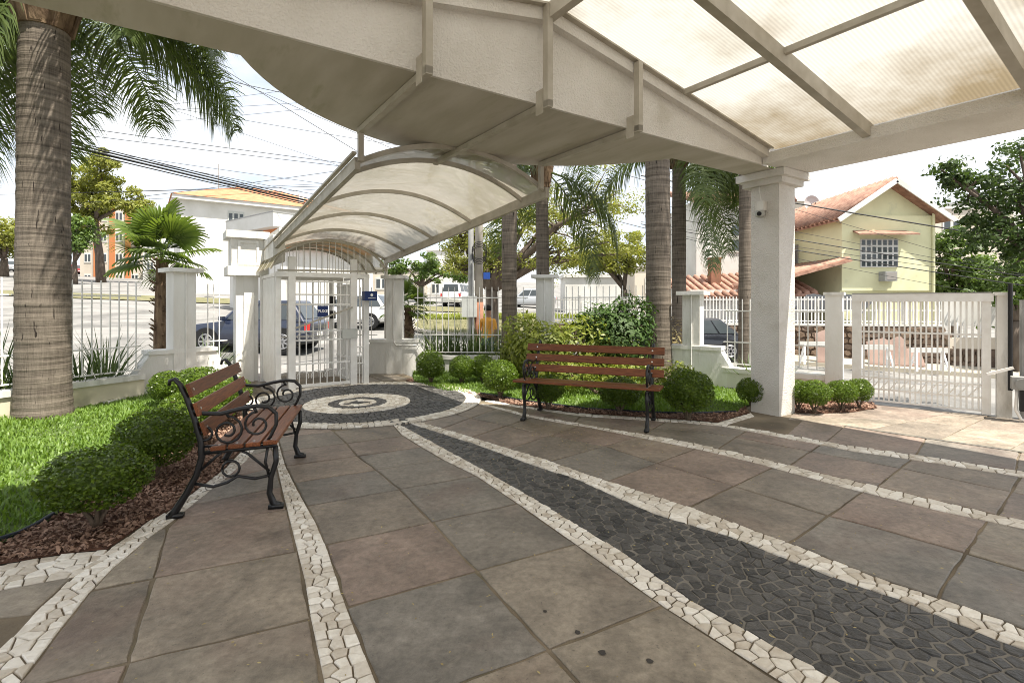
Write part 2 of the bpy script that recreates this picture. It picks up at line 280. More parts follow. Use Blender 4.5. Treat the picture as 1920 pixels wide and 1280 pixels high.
M_ORANGE = mat('orange_tile_roof', (0.50, 0.23, 0.12), 0.85, (0.40, 0.17, 0.085), 2, c3=(0.30, 0.13, 0.07), s3=0.9, lo3=0.6, hi3=0.85)
M_OWALL = mat('orange_painted_wall', (0.52, 0.20, 0.08), 0.8)
M_YELLOW = mat('pale_yellow_wall', (0.72, 0.70, 0.45), 0.85, (0.64, 0.62, 0.39), 1.2, c3=(0.45, 0.44, 0.30), s3=1.4, lo3=0.56, hi3=0.85)
M_HWHITE = mat('white_house_wall', (0.66, 0.65, 0.62), 0.85, (0.56, 0.55, 0.51), 0.8, c3=(0.52, 0.50, 0.45), s3=0.7, lo3=0.62, hi3=0.85)
M_BEIGE = mat('beige_render', (0.60, 0.54, 0.45), 0.85, (0.52, 0.46, 0.38), 0.5)
M_GLASS = mat('window_glass', (0.05, 0.06, 0.065), 0.08, spec=0.6)
M_SHUT = mat('grey_shutter', (0.28, 0.26, 0.24), 0.7)
M_DARKW = mat('dark_eave_wood', (0.10, 0.045, 0.03), 0.8)
M_GREY = mat('grey_metal', (0.34, 0.34, 0.33), 0.5, (0.26, 0.26, 0.25), 5)
M_LGREY = mat('light_grey_box', (0.50, 0.51, 0.48), 0.55, (0.44, 0.45, 0.42), 4)
M_BLACK = mat('black_plastic', (0.015, 0.015, 0.016), 0.5)
M_RUBBER = mat('tyre_rubber', (0.018, 0.018, 0.018), 0.8)
M_NAVY = mat('navy_plate', (0.012, 0.03, 0.12), 0.4)
M_PLAIN = mat('white_lettering', (0.85, 0.85, 0.85), 0.6)
M_CONC = mat('concrete_pole', (0.50, 0.46, 0.40), 0.85, (0.40, 0.36, 0.30), 3)
M_RUST = mat('rust_brown_paint', (0.30, 0.14, 0.085), 0.85, (0.20, 0.10, 0.065), 4)
M_BLUEP = mat('blue_plate', (0.02, 0.07, 0.30), 0.5)
M_TARP = mat('grey_blue_tarp', (0.40, 0.43, 0.50), 0.5, (0.32, 0.35, 0.42), 3)
M_DISH = mat('dish_grey', (0.50, 0.48, 0.47), 0.6)
M_PINKB = mat('pinkish_board', (0.34, 0.24, 0.20), 0.85, (0.26, 0.18, 0.15), 2)
M_HOSE = mat('black_hose', (0.02, 0.025, 0.035), 0.4)
M_SKIN = mat('skin', (0.36, 0.20, 0.13), 0.6)
M_SHIRT = mat('orange_shirt', (0.75, 0.36, 0.06), 0.85)
M_JEANS = mat('blue_jeans', (0.07, 0.12, 0.24), 0.9)
M_HAIR = mat('dark_hair', (0.02, 0.014, 0.01), 0.7)
M_LEAFLITTER = stonemat('fallen_leaf', (0.22, 0.16, 0.06), (0.55, 0.46, 0.22), 0.8, 0.2)
M_STAIN = mat('oil_stain', (0.055, 0.048, 0.042), 0.6)
M_AWNMETAL = mat('grey_drain_cover', (0.10, 0.095, 0.085), 0.8, (0.17, 0.16, 0.13), 9)
def paint(name, c): return mat(name, c, 0.22, coat=0.8, spec=0.5)
M_CNAVY = paint('navy_car_paint', (0.012, 0.018, 0.040)); M_CBLACK = paint('black_car_paint', (0.010, 0.011, 0.015)); M_CWHITE = paint('white_car_paint', (0.78, 0.78, 0.77))
M_CRED = paint('red_car_paint', (0.40, 0.035, 0.035)); M_CSILV = paint('silver_car_paint', (0.42, 0.44, 0.46))
M_RIM = mat('alloy_rim', (0.36, 0.36, 0.37), 0.3, metal=0.7); M_TLIGHT = mat('red_tail_light', (0.55, 0.02, 0.02), 0.2, spec=0.6); M_HLIGHT = mat('headlight_lens', (0.7, 0.72, 0.74), 0.1, spec=0.7)

# ------------------------------------------------------------------ mesh helpers
def link(o, parent=None):
    COL.objects.link(o)
    if parent is not None: o.parent = parent
    return o
class MB:
    def __init__(self): self.v = []; self.f = []
    def add(self, vs, fs):
        k = len(self.v); self.v += [tuple(p) for p in vs]; self.f += [tuple(i + k for i in q) for q in fs]
        return self
    def box(self, c, s, rz=0.0):
        x, y, z = s[0] / 2, s[1] / 2, s[2] / 2; ca, sa = math.cos(rz), math.sin(rz)
        vs = []
        for dx, dy, dz in ((-x, -y, -z), (x, -y, -z), (x, y, -z), (-x, y, -z), (-x, -y, z), (x, -y, z), (x, y, z), (-x, y, z)):
            vs.append((c[0] + dx * ca - dy * sa, c[1] + dx * sa + dy * ca, c[2] + dz))
        return self.add(vs, [(3, 2, 1, 0), (4, 5, 6, 7), (0, 1, 5, 4), (1, 2, 6, 5), (2, 3, 7, 6), (3, 0, 4, 7)])
    def b2(self, a, b):                            # box by corners
        return self.box([(a[i] + b[i]) / 2 for i in range(3)], [abs(b[i] - a[i]) for i in range(3)])
    def beam(self, p, q, w, h, up=(0, 0, 1)):
        p, q = Vector(p), Vector(q); d = (q - p).normalized(); up = Vector(up)
        if abs(d.dot(up)) > 0.98: up = Vector((0, 1, 0))
        s = d.cross(up).normalized(); t = s.cross(d).normalized()
        vs = []
        for o in (p, q):
            for a, b in ((-1, -1), (1, -1), (1, 1), (-1, 1)): vs.append(o + s * (a * w / 2) + t * (b * h / 2))
        return self.add(vs, [(0, 1, 2, 3), (7, 6, 5, 4), (0, 4, 5, 1), (1, 5, 6, 2), (2, 6, 7, 3), (3, 7, 4, 0)])
    def tube(self, pts, r, n=6, cap=True):
        pts = [Vector(p) for p in pts]; m = len(pts); rr = r if isinstance(r, (list, tuple)) else [r] * m
        d0 = (pts[1] - pts[0]).normalized(); ref = Vector((0, 0, 1)) if abs(d0.z) < 0.9 else Vector((1, 0, 0))
        s = d0.cross(ref).normalized(); vs = []; fs = []
        for i, p in enumerate(pts):
            d = (pts[min(i + 1, m - 1)] - pts[max(i - 1, 0)])
            d = d.normalized() if d.length > 1e-9 else d0
            s = (s - d * s.dot(d)); s = s.normalized() if s.length > 1e-6 else d.orthogonal().normalized(); t = d.cross(s)
            for k in range(n):
                a = 2 * math.pi * k / n; vs.append(p + (s * math.cos(a) + t * math.sin(a)) * rr[i])
        for i in range(m - 1):
            for k in range(n): fs.append((i * n + k, i * n + (k + 1) % n, (i + 1) * n + (k + 1) % n, (i + 1) * n + k))
        if cap: fs += [tuple(range(n - 1, -1, -1)), tuple(range((m - 1) * n, m * n))]
        return self.add(vs, fs)
    def prism(self, poly, z0, z1, bevel=0.0, bh=0.0, tilt=(0, 0)):
        """vertical prism over a convex 2D polygon (counter-clockwise), its top edge optionally chamfered"""
        n = len(poly); vs = [(p[0], p[1], z0) for p in poly]
        if bevel > 0:
            cx = sum(p[0] for p in poly) / n; cy = sum(p[1] for p in poly) / n
            vs += [(p[0], p[1], z1 - bh) for p in poly]
            for p in poly:
                L = math.hypot(p[0] - cx, p[1] - cy) or 1; k = max(0.2, 1 - bevel / L); vs.append((cx + (p[0] - cx) * k, cy + (p[1] - cy) * k, z1 + (p[0] - cx) * tilt[0] + (p[1] - cy) * tilt[1]))
            fs = [(i + a * n, (i + 1) % n + a * n, (i + 1) % n + (a + 1) * n, i + (a + 1) * n) for a in (0, 1) for i in range(n)] + [tuple(range(2 * n, 3 * n))]
        else:
            vs += [(p[0], p[1], z1) for p in poly]
            fs = [(i, (i + 1) % n, (i + 1) % n + n, i + n) for i in range(n)] + [tuple(range(n, 2 * n)), tuple(range(n - 1, -1, -1))]
        return self.add(vs, fs)
    def extr(self, poly3, vec):                    # any planar polygon pushed along a vector
        n = len(poly3); vec = Vector(vec); vs = [Vector(p) for p in poly3]; vs += [p + vec for p in vs]
        return self.add(vs, [(i, (i + 1) % n, (i + 1) % n + n, i + n) for i in range(n)] + [tuple(range(n - 1, -1, -1)), tuple(range(n, 2 * n))])
    def lathe(self, prof, n=16, c=(0, 0)):
        vs = [(c[0] + r * math.cos(2 * math.pi * k / n), c[1] + r * math.sin(2 * math.pi * k / n), z) for r, z in prof for k in range(n)]
        m = len(prof); fs = [(i * n + k, i * n + (k + 1) % n, (i + 1) * n + (k + 1) % n, (i + 1) * n + k) for i in range(m - 1) for k in range(n)]
        fs += [tuple(range(n - 1, -1, -1)), tuple(range((m - 1) * n, m * n))]
        return self.add(vs, fs)
    def disc(self, c, axis, r0, w, n=18):          # a short cylinder
        c = Vector(c); a = Vector(axis).normalized(); return self.tube([c - a * w / 2, c + a * w / 2], r0, n)
    def build(self, name, m, parent=None, smooth=False):
        me = bpy.data.meshes.new(name); me.from_pydata(self.v, [], self.f); me.materials.append(m)
        if smooth: me.polygons.foreach_set('use_smooth', [True] * len(me.polygons))
        me.update(); return link(bpy.data.objects.new(name, me), parent)
def np_mesh(name, V, Q, m, smooth=False):
    V = np.asarray(V, dtype=np.float32).reshape(-1, 3); Q = np.asarray(Q, dtype=np.int32); k = Q.shape[1]
    me = bpy.data.meshes.new(name); me.vertices.add(len(V)); me.vertices.foreach_set('co', V.ravel())
    me.loops.add(Q.size); me.loops.foreach_set('vertex_index', Q.ravel())
    me.polygons.add(len(Q)); me.polygons.foreach_set('loop_start', np.arange(0, Q.size, k, dtype=np.int32))
    me.update(calc_edges=True); me.materials.append(m)
    if smooth: me.polygons.foreach_set('use_smooth', [True] * len(Q))
    return me
def tag(o, label, cat, group=None, kind=None):
    if label: o['label'] = label
    if cat: o['category'] = cat
    if group: o['group'] = group
    if kind: o['kind'] = kind
    return o
def thing(name, label, cat, loc=(0, 0, 0), rz=0.0, group=None):
    o = bpy.data.objects.new(name, None); o.empty_display_size = 0.2; COL.objects.link(o)
    o.location = loc if len(loc) == 3 else (loc[0], loc[1], 0); o.rotation_euler = (0, 0, rz)
    return tag(o, label, cat, group)
def struct(o): o['kind'] = 'structure'; return o
def stuff(o): o['kind'] = 'stuff'; return o
def obj(name, me, parent=None, loc=(0, 0, 0), rz=0.0, sc=None):
    o = bpy.data.objects.new(name, me); link(o, parent); o.location = loc; o.rotation_euler = (0, 0, rz)
    if sc is not None: o.scale = sc if hasattr(sc, '__len__') else (sc, sc, sc)
    return o
def leaves(pos, nrm, L, W, seed, m, name='leaves', up=0.0, jit=0.5):
    """one rhombic leaf per point, turned about its normal"""
    rg = np.random.default_rng(seed); N = len(pos); pos = np.asarray(pos, float)
    n = np.asarray(nrm, float) + rg.normal(0, jit, (N, 3)); n[:, 2] += up
    n /= np.linalg.norm(n, axis=1, keepdims=True) + 1e-9
    a = rg.normal(0, 1, (N, 3)); a -= n * np.sum(a * n, axis=1, keepdims=True); a /= np.linalg.norm(a, axis=1, keepdims=True) + 1e-9
    b = np.cross(n, a); s = rg.uniform(0.7, 1.3, (N, 1))
    V = np.stack([pos - a * L * s * 0.5, pos + b * W * s * 0.5 + n * W * 0.15, pos + a * L * s * 0.5, pos - b * W * s * 0.5 + n * W * 0.15], axis=1).reshape(-1, 3)
    return np_mesh(name, V, np.arange(4 * N).reshape(N, 4), m)
def ball_points(N, rg, lump=0.12, shell=0.16):
    d = rg.normal(0, 1, (N, 3)); d /= np.linalg.norm(d, axis=1, keepdims=True)
    k = 1 + lump * np.sin(d[:, 0] * 4.1 + rg.uniform(0, 6)) * np.sin(d[:, 1] * 3.7 + 1) * np.cos(d[:, 2] * 4.3)
    r = k * (1 - np.abs(rg.normal(0, shell, N)))
    return d * r[:, None], d

# ================================================================== SETTING: street terrain
xs = np.concatenate([np.linspace(-150, -20, 27), np.linspace(-18, 22, 61), np.linspace(25, 100, 16)])
ys = np.concatenate([np.linspace(-30, 2, 9), np.linspace(3, 30, 55), np.linspace(33, 220, 36)])
V = [(x, y, tz(x, y) - (0.04 if y < fence_y(x) else 0.0)) for y in ys for x in xs]; nx = len(xs)
Q = [(j * nx + i, j * nx + i + 1, (j + 1) * nx + i + 1, (j + 1) * nx + i) for j in range(len(ys) - 1) for i in range(nx - 1)]
street = obj('street', np_mesh('street', V, Q, M_ROAD, True)); struct(street)

# ================================================================== PAVING
def gp(lst): return [G(*p) for p in lst]
def extend(line, a=0.0, b=0.0):
    line = [Vector(p) for p in line]
    if a: line = [line[0] + (line[0] - line[1]).normalized() * a] + line
    if b: line = line + [line[-1] + (line[-1] - line[-2]).normalized() * b]
    return line
S1L = extend(gp([(736, 799), (753, 817.5), (791, 841.6), (832, 865.6), (894, 896.6), (973, 950), (1081, 1027), (1244, 1144), (1440, 1271)]), 0, 1.6)
S1R = extend(gp([(741, 794), (784, 817.5), (852.5, 855), (921, 893), (1004, 941), (1093, 996), (1161, 1037.5), (1290, 1129), (1416, 1200), (1535, 1266)]), 0, 1.6)
S2L = extend(gp([(752, 791), (801, 807), (887, 834.7), (990, 872.5), (1083, 903), (1223, 966.7), (1372, 1012.6), (1553, 1085), (1684, 1130), (1825, 1189), (1915, 1225)]), 0, 1.6)
S2R = extend(gp([(768, 788), (832, 807), (921, 834.7), (1024, 865.6), (1100, 893), (1152.5, 910), (1306, 960), (1485, 1026), (1644, 1090), (1779, 1135), (1920, 1187)]), 0, 1.6)
S3L = extend(gp([(502, 812), (507, 831), (519, 879), (533, 941), (555, 1030), (571, 1095), (581, 1162), (605, 1280)]), 0, 1.6)
S3R = extend(gp([(517, 812), (522, 831), (536, 879), (560, 927.5), (591, 982.5), (612, 1030), (632.5, 1092.5), (640, 1117), (669, 1196), (702, 1279)]), 0, 1.6)
S4L = extend(gp([(476, 822), (456, 846), (418, 886), (360, 930), (315, 965), (276, 985), (202, 1039), (138, 1088), (74, 1147), (0, 1226)]), 0, 1.2)
S4R = extend(gp([(490, 832), (462, 868), (418, 906), (345, 965), (276, 1017), (217, 1068), (172, 1113), (113, 1187), (44, 1280)]), 0, 1.2)
S5T = extend(gp([(905, 759), (928, 764), (990, 780), (1060, 792.5), (1135, 806), (1236, 822), (1320, 839), (1417, 861), (1598, 906), (1779.5, 949), (1920, 983)]), 0, 2.5)
S5B = extend(gp([(899, 761), (925, 767), (985, 783), (1060, 797), (1110, 805), (1236, 831), (1320, 848), (1417, 872), (1598, 922), (1779.5, 967), (1920, 997)]), 0, 2.5)
S6T = extend(gp([(915, 752), (960, 761), (1085, 778), (1210, 786), (1292, 791), (1345, 796), (1490, 821), (1598, 840), (1735, 860), (1920, 888)]), 0, 2.5)
S6B = extend(gp([(908, 755), (960, 764), (1085, 782.5), (1210, 790.5), (1292, 796), (1354, 802), (1490, 828), (1598, 849), (1735, 869), (1920, 899)]), 0, 2.5)
S7T = gp([(0, 1066), (60, 1056), (120, 1046), (202, 1037)]); S7T = extend(S7T, 1.2)
S7B = gp([(0, 1113), (138, 1088), (175, 1072)]); S7B = extend(S7B, 1.2)
S8T = gp([(1345, 796), (1375, 787), (1408, 777)]); S8B = gp([(1356, 801), (1385, 792), (1415, 783)])
CC = UV(-3.72, 3.62); CR0, CR1 = 1.34, 1.55

def clip(poly, p, q):
    """keep the side to the left of p -> q"""
    out = []; n = len(poly); ex, ey = q[0] - p[0], q[1] - p[1]
    for i in range(n):
        a, b = poly[i], poly[(i + 1) % n]
        da = ex * (a[1] - p[1]) - ey * (a[0] - p[0]); db = ex * (b[1] - p[1]) - ey * (b[0] - p[0])
        if da >= 0: out.append(a)
        if (da >= 0) != (db >= 0): t = da / (da - db); out.append((a[0] + (b[0] - a[0]) * t, a[1] + (b[1] - a[1]) * t))
    return out
def inset(poly, g):
    n = len(poly); out = poly
    for i in range(n):
        a, b = poly[i], poly[(i + 1) % n]; L = math.hypot(b[0] - a[0], b[1] - a[1])
        if L < 1e-6: continue
        nx_, ny_ = -(b[1] - a[1]) / L * g, (b[0] - a[0]) / L * g
        out = clip(out, (a[0] + nx_, a[1] + ny_), (b[0] + nx_, b[1] + ny_))
        if len(out) < 3: return []
    return out
def area(poly): return 0.5 * sum(poly[i][0] * poly[(i + 1) % len(poly)][1] - poly[(i + 1) % len(poly)][0] * poly[i][1] for i in range(len(poly)))
def voronoi(seeds, R, bounds):
    """cells of scattered seeds; bounds(seed) gives half-planes (p, q) to stay left of"""
    S = np.array(seeds); cells = []
    for i, s in enumerate(seeds):
        poly = [(s[0] - R, s[1] - R), (s[0] + R, s[1] - R), (s[0] + R, s[1] + R), (s[0] - R, s[1] + R)]
        d = np.hypot(S[:, 0] - s[0], S[:, 1] - s[1])
        for j in np.argsort(d)[1:22]:
            if d[j] > 2 * R * 1.42: break
            mx_, my_ = (s[0] + S[j, 0]) / 2, (s[1] + S[j, 1]) / 2; dx, dy = S[j, 0] - s[0], S[j, 1] - s[1]
            poly = clip(poly, (mx_, my_), (mx_ - dy, my_ + dx))
            if len(poly) < 3: break
        for p, q in bounds(s):
            if len(poly) < 3: break
            poly = clip(poly, p, q)
        cells.append(poly if len(poly) >= 3 else None)
    return cells
def near_seg(line, s):
    best = None
    for a, b in zip(line[:-1], line[1:]):
        ab = b - a; L2 = ab.length_squared
        if L2 < 1e-9: continue
        t = max(0, min(1, ((s[0] - a.x) * ab.x + (s[1] - a.y) * ab.y) / L2)); px, py = a.x + ab.x * t, a.y + ab.y * t
        d = math.hypot(s[0] - px, s[1] - py)
        if best is None or d < best[0]: best = (d, a, b)
    return best
def side(a, b, s): return (b.x - a.x) * (s[1] - a.y) - (b.y - a.y) * (s[0] - a.x)
def at_len(line, t):
    Ls = [0]
    for a, b in zip(line[:-1], line[1:]): Ls.append(Ls[-1] + (b - a).length)
    s = t * Ls[-1]
    for i in range(len(Ls) - 1):
        if s <= Ls[i + 1] or i == len(Ls) - 2: return line[i].lerp(line[i + 1], (s - Ls[i]) / max(1e-9, Ls[i + 1] - Ls[i]))
def length(line): return sum((b - a).length for a, b in zip(line[:-1], line[1:]))
def resample(line, n): return [at_len(line, i / (n - 1)) for i in range(n)]
def strip_cells(A, B, step, across, rg, jit=0.40, R=0.16):
    """stones between two polylines A and B"""
    n = max(2, int(max(length(A), length(B)) / step)); seeds = []
    for i in range(n):
        for k in range(across):
            t = (i + 0.5 + (0.5 if k % 2 else 0) * 0.7 + rg.uniform(-jit, jit)) / n
            w = (k + 0.5 + rg.uniform(-jit, jit) * 0.6) / across
            t = min(0.999, max(0.001, t)); p = at_len(A, t).lerp(at_len(B, t), w); seeds.append((p.x, p.y))
    mid = [(a + b) / 2 for a, b in zip(resample(A, 24), resample(B, 24))]
    e0 = (A[0], B[0]); e1 = (A[-1], B[-1])
    def bounds(s):
        m_ = mid[min(range(24), key=lambda i: (mid[i].x - s[0]) ** 2 + (mid[i].y - s[1]) ** 2)]
        out = []
        for ln in (A, B):
            _, a, b = near_seg(ln, s); out.append((a, b) if side(a, b, m_) > 0 else (b, a))
        c = mid[12]
        for a, b in (e0, e1): out.append((a, b) if side(a, b, c) > 0 else (b, a))
        return out
    return voronoi(seeds, R, bounds)

rng = random.Random(5)
forecourt = MB()
foot = [(-9, -6), (9, -6), (12, 2.5), (5.75, 5.95), (4.6, 6.85), (3.4, 7.0), (-0.5, 7.0), (-2.2, 9.9), (-4.3, 9.9), (-4.6, 8.5), (-4.9, 6.5), (-2.6, 4.6), (-3.2, 2.4), (-9, 1.0)]
foot_o = MB().add([(x, y, 0.013) for x, y in foot], [tuple(range(len(foot)))])
paving = foot_o.build('forecourt_paving', M_MORTAR); struct(paving)
ZT = 0.022                                           # top of the stones over the bedding

slabs = []
def rows_field(Lb, Rb, rows, cut=None):
    """slabs between boundary polylines; rows = list of (p, q) cross joints; cut = optional polyline of a lengthwise joint"""
    def cross(line, p, q):
        d = q - p
        best = None
        for a, b in zip(line[:-1], line[1:]):
            e = b - a; den = d.x * e.y - d.y * e.x
            if abs(den) < 1e-9: continue
            s = ((p.x - a.x) * d.y - (p.y - a.y) * d.x) / (-den) if False else ((a.x - p.x) * d.y - (a.y - p.y) * d.x) / den
            if -1e-6 <= s <= 1 + 1e-6: best = a + e * s; break
        return best
    def seg(line, a, b):
        """the stretch of a polyline between two of its points"""
        pts = [(near_param(line, a), a)] + [(near_param(line, b), b)]
        t0, t1 = pts[0][0], pts[1][0]; mids = []
        acc = 0
        for i in range(1, len(line) - 1):
            if min(t0, t1) + 0.02 < i < max(t0, t1) - 0.02: mids.append((i, line[i]))
        mids.sort(key=lambda m_: m_[0], reverse=t0 > t1)
        return [a] + [m_[1] for m_ in mids] + [b]
    cols = [(Lb, Rb)] if cut is None else [(Lb, cut), (cut, Rb)]
    for A, B in cols:
        for (p0, q0), (p1, q1) in zip(rows[:-1], rows[1:]):
            a0, b0, a1, b1 = cross(A, p0, q0), cross(B, p0, q0), cross(A, p1, q1), cross(B, p1, q1)
            if None in (a0, b0, a1, b1): continue
            poly = seg(A, a0, a1) + seg(B, b1, b0)
            poly = [(p.x, p.y) for p in poly]
            if area(poly) < 0: poly = poly[::-1]
            slabs.append(poly)
def near_param(line, s):
    best = (1e9, 0)
    for i, (a, b) in enumerate(zip(line[:-1], line[1:])):
        ab = b - a; t = max(0, min(1, (s - a).dot(ab) / max(1e-9, ab.length_squared))); d = (a + ab * t - s).length
        if d < best[0]: best = (d, i + t)
    return best[1]
RD = Vector((0.879, 0.477))
def row_dir(pts, d=RD): return [(p, p + d) for p in pts]
def more_rows(rows, k):
    for _ in range(k):
        (p0, q0), (p1, q1) = rows[-2], rows[-1]; rows = rows + [(p1 + (p1 - p0), q1 + (p1 - p0))]
    return rows
JA = extend(gp([(612, 798), (625.6, 811.6), (649.7, 834.7), (671, 858.7), (706, 885), (750, 922), (810, 983.8), (894, 1077), (1027.5, 1225.8)]), 0.05, 2.0)
rA = more_rows(row_dir(gp([(615, 801.5), (625.6, 811.6), (649.7, 834.7), (671, 858.7), (706, 885), (750, 922), (810, 983.8), (894, 1077), (1027.5, 1225.8)])), 2)
rows_field(extend(S3R, 0.3), extend(S1L, 0.3), rA, JA)
JB = extend(gp([(470, 838), (440, 870), (400, 905), (352, 952), (315, 994.6), (283, 1103), (241, 1241)]), 0.2, 1.5)
rB = [(G(436, 868), G(512, 845)), (G(412, 905), G(517, 879)), (G(389, 945), G(522, 918)), (G(345, 990), G(536.6, 960)), (G(300, 1088), G(556, 1039)), (G(251, 1248), G(581, 1167))]
rB = more_rows([(G(460, 838), G(506, 826))] + rB, 2)
rows_field(extend(S4R, 0.3), extend(S3L, 0.3), rB, JB)
JD = extend(gp([(856, 780), (904, 792), (960, 803), (1019, 817), (1136, 840.5), (1231, 872), (1376, 915), (1553, 972), (1662, 1001), (1807, 1042), (1920, 1076)]), 0.3, 2.2)
rD = [(G(830, 806), G(905, 778)), (G(886, 822), G(962, 797)), (G(961, 842), G(1045, 815)), (G(1040, 866), G(1132, 840)), (G(1145, 904), G(1231, 872)), (G(1295, 954), G(1376, 915)), (G(1490, 1017), G(1553, 972)), (G(1757, 1126), G(1811, 1042))]
rD = more_rows([(G(790, 794), G(880, 766))] + rD, 3)
rows_field(extend(S2R, 0.2), extend(S5B, 0.3), rD, JD)
JE = extend(gp([(985, 773), (1100, 791), (1210, 803), (1320, 813), (1413, 829), (1535, 853), (1684, 881), (1897, 927)]), 0.3, 2.4)
rE = [(G(1075, 796), G(1090, 781)), (G(1205, 818), G(1250, 792)), (G(1345, 845), G(1400, 810)), (G(1480.5, 876), G(1544, 833)), (G(1643.6, 917), G(1711.5, 863)), (G(1870, 970), G(1915, 895))]
rE = more_rows([(G(985, 781), G(990, 767))] + rE, 3)
rows_field(extend(S5T, 0.3), extend(S6B, 0.3), rE, JE)
# driveway slabs beyond the last white band
JF = extend(gp([(1420, 785), (1500, 791), (1584.6, 801.6), (1734, 825), (1920, 852)]), 0.0, 2.4)
rF = more_rows([(G(1400, 800), G(1425, 780)), (G(1475, 818), G(1505, 790)), (G(1553, 828), G(1582, 803)), (G(1717, 857), G(1734, 828.5)), (G(1905, 884), G(1912, 852))], 2)
rows_field(S6T, JF, rF)
GB = extend([G(1415, 779), G(1640, 770)] , 0.0, 0.0) + [Vector((4.75, 6.70)), Vector((5.75, 5.95)), Vector((8.2, 4.0))]
JF2 = [a.lerp(b, 0.5) for a, b in zip(resample(JF, 16), resample(GB, 16))]
rF2 = more_rows([(G(1470, 797), G(1485, 779)), (G(1646, 805), G(1709, 792)), (G(1766, 826), G(1824.5, 797)), (G(1900, 843), G(1960, 808))], 3)
rows_field(extend(JF, 0.4), extend(GB, 0.4), rF2, JF2)
# slabs left of the left white fork
rows_field(extend(S7B, 0), extend(S4L, 0.2), [(G(150, 1088), G(60, 1085)), (G(60, 1160), G(-60, 1170)), (G(-40, 1262), G(-140, 1280))])
# slabs through the pedestrian gate
for i in range(4):
    for k in range(5):
        u0, v0 = -4.75 + 0.46 * k, 5.20 + 0.55 * i
        if abs(u0 + 0.23 + 3.83) < 0.25: continue
        slabs.append([tuple(UV(u0, v0)), tuple(UV(u0 + 0.45, v0)), tuple(UV(u0 + 0.45, v0 + 0.54)), tuple(UV(u0, v0 + 0.54))])
for poly in slabs:
    if area(poly) < 0: poly = poly[::-1]
    if area(poly) < 0.012: continue
    cx = sum(p[0] for p in poly) / len(poly); cy = sum(p[1] for p in poly) / len(poly)
    if math.hypot(cx - CC.x, cy - CC.y) < CR1 * 0.93: continue
    q = [(cx + (p[0] - cx) * (1 - 0.011 / max(0.1, math.hypot(p[0] - cx, p[1] - cy))), cy + (p[1] - cy) * (1 - 0.011 / max(0.1, math.hypot(p[0] - cx, p[1] - cy)))) for p in poly]
    q = [(p[0] - cx, p[1] - cy) for p in q]; rag = []
    for i in range(len(q)):
        (ax, ay), (bx, by) = q[i], q[(i + 1) % len(q)]; k = max(1, int(math.hypot(bx - ax, by - ay) / 0.09))
        for j in range(k):
            f = j / k; w = 0.0045 if j else 0.006; rag.append((ax + (bx - ax) * f + rng.uniform(-w, w), ay + (by - ay) * f + rng.uniform(-w, w)))
    q = rag
    o = MB().prism(q, 0.002, 0.02 + rng.uniform(-0.0015, 0.0015), 0.006, 0.004).build('slab', M_SLAB, paving); o.location = (cx, cy, 0)

def lay(cells, name, m, parent, zt, limit=300, gap=0.0032, jz=0.003):
    """the stones that show largest become parts, the rest one mesh"""
    ok = []
    for c in cells:
        if not c: continue
        if area(c) < 0: c = c[::-1]
        c = inset(c, gap)
        if len(c) < 3 or area(c) < 0.0003: continue
        cx = sum(p[0] for p in c) / len(c); cy = sum(p[1] for p in c) / len(c)
        if cy < 0.9: vis = 0
        else:
            px, py = 960 + cx / cy * 960, 567 + 1296 / cy; vis = area(c) / cy ** 3 if (-20 < px < 1940 and py < 1300) else 0
        ok.append((vis, c, cx, cy))
    ok.sort(key=lambda t: -t[0]); rest = MB()
    for i, (vis, c, cx, cy) in enumerate(ok):
        z = zt + rng.uniform(-jz, jz); tl = (rng.uniform(-0.07, 0.07), rng.uniform(-0.07, 0.07))
        if i < limit:
            o = MB().prism([(p[0] - cx, p[1] - cy) for p in c], 0.0, z, 0.006, 0.005, tl).build(name, m, parent); o.location = (cx, cy, 0.003)
        else: rest.prism(c, 0.003, z + 0.003, 0.006, 0.005, tl)
    if rest.v: stuff(rest.build(name + '_field', m, parent))

def band_base(A, B, name, m, z):
    a, b = resample(A, 30), resample(B, 30); vs = [(p.x, p.y, z) for p in a] + [(p.x, p.y, z) for p in b]
    return struct(MB().add(vs, [(i, i + 1, 31 + i, 30 + i) for i in range(29)]).build(name, m))
white_cells_near, white_cells_far = [], []
for A, B, st, ac, far in ((S1L, S1R, 0.062, 3, 0), (S2L, S2R, 0.062, 3, 0), (S3L, S3R, 0.060, 3, 0), (S4L, S4R, 0.066, 3, 0), (S7T, S7B, 0.075, 4, 0), (S5T, S5B, 0.075, 2, 1), (S6T, S6B, 0.075, 2, 1), (S8T, S8B, 0.07, 2, 1)):
    (white_cells_far if far else white_cells_near).extend(strip_cells(A, B, st, ac, rng))
wb = band_base(S1L, S1R, 'white_mosaic_bands', M_MORTAR, 0.0155)
lay(white_cells_near, 'white_stone', M_WSTONE, wb, 0.020)
wb2 = band_base(S5T, S5B, 'white_mosaic_border', M_MORTAR, 0.0155)
lay(white_cells_far, 'white_stone', M_WSTONE, wb2, 0.020)
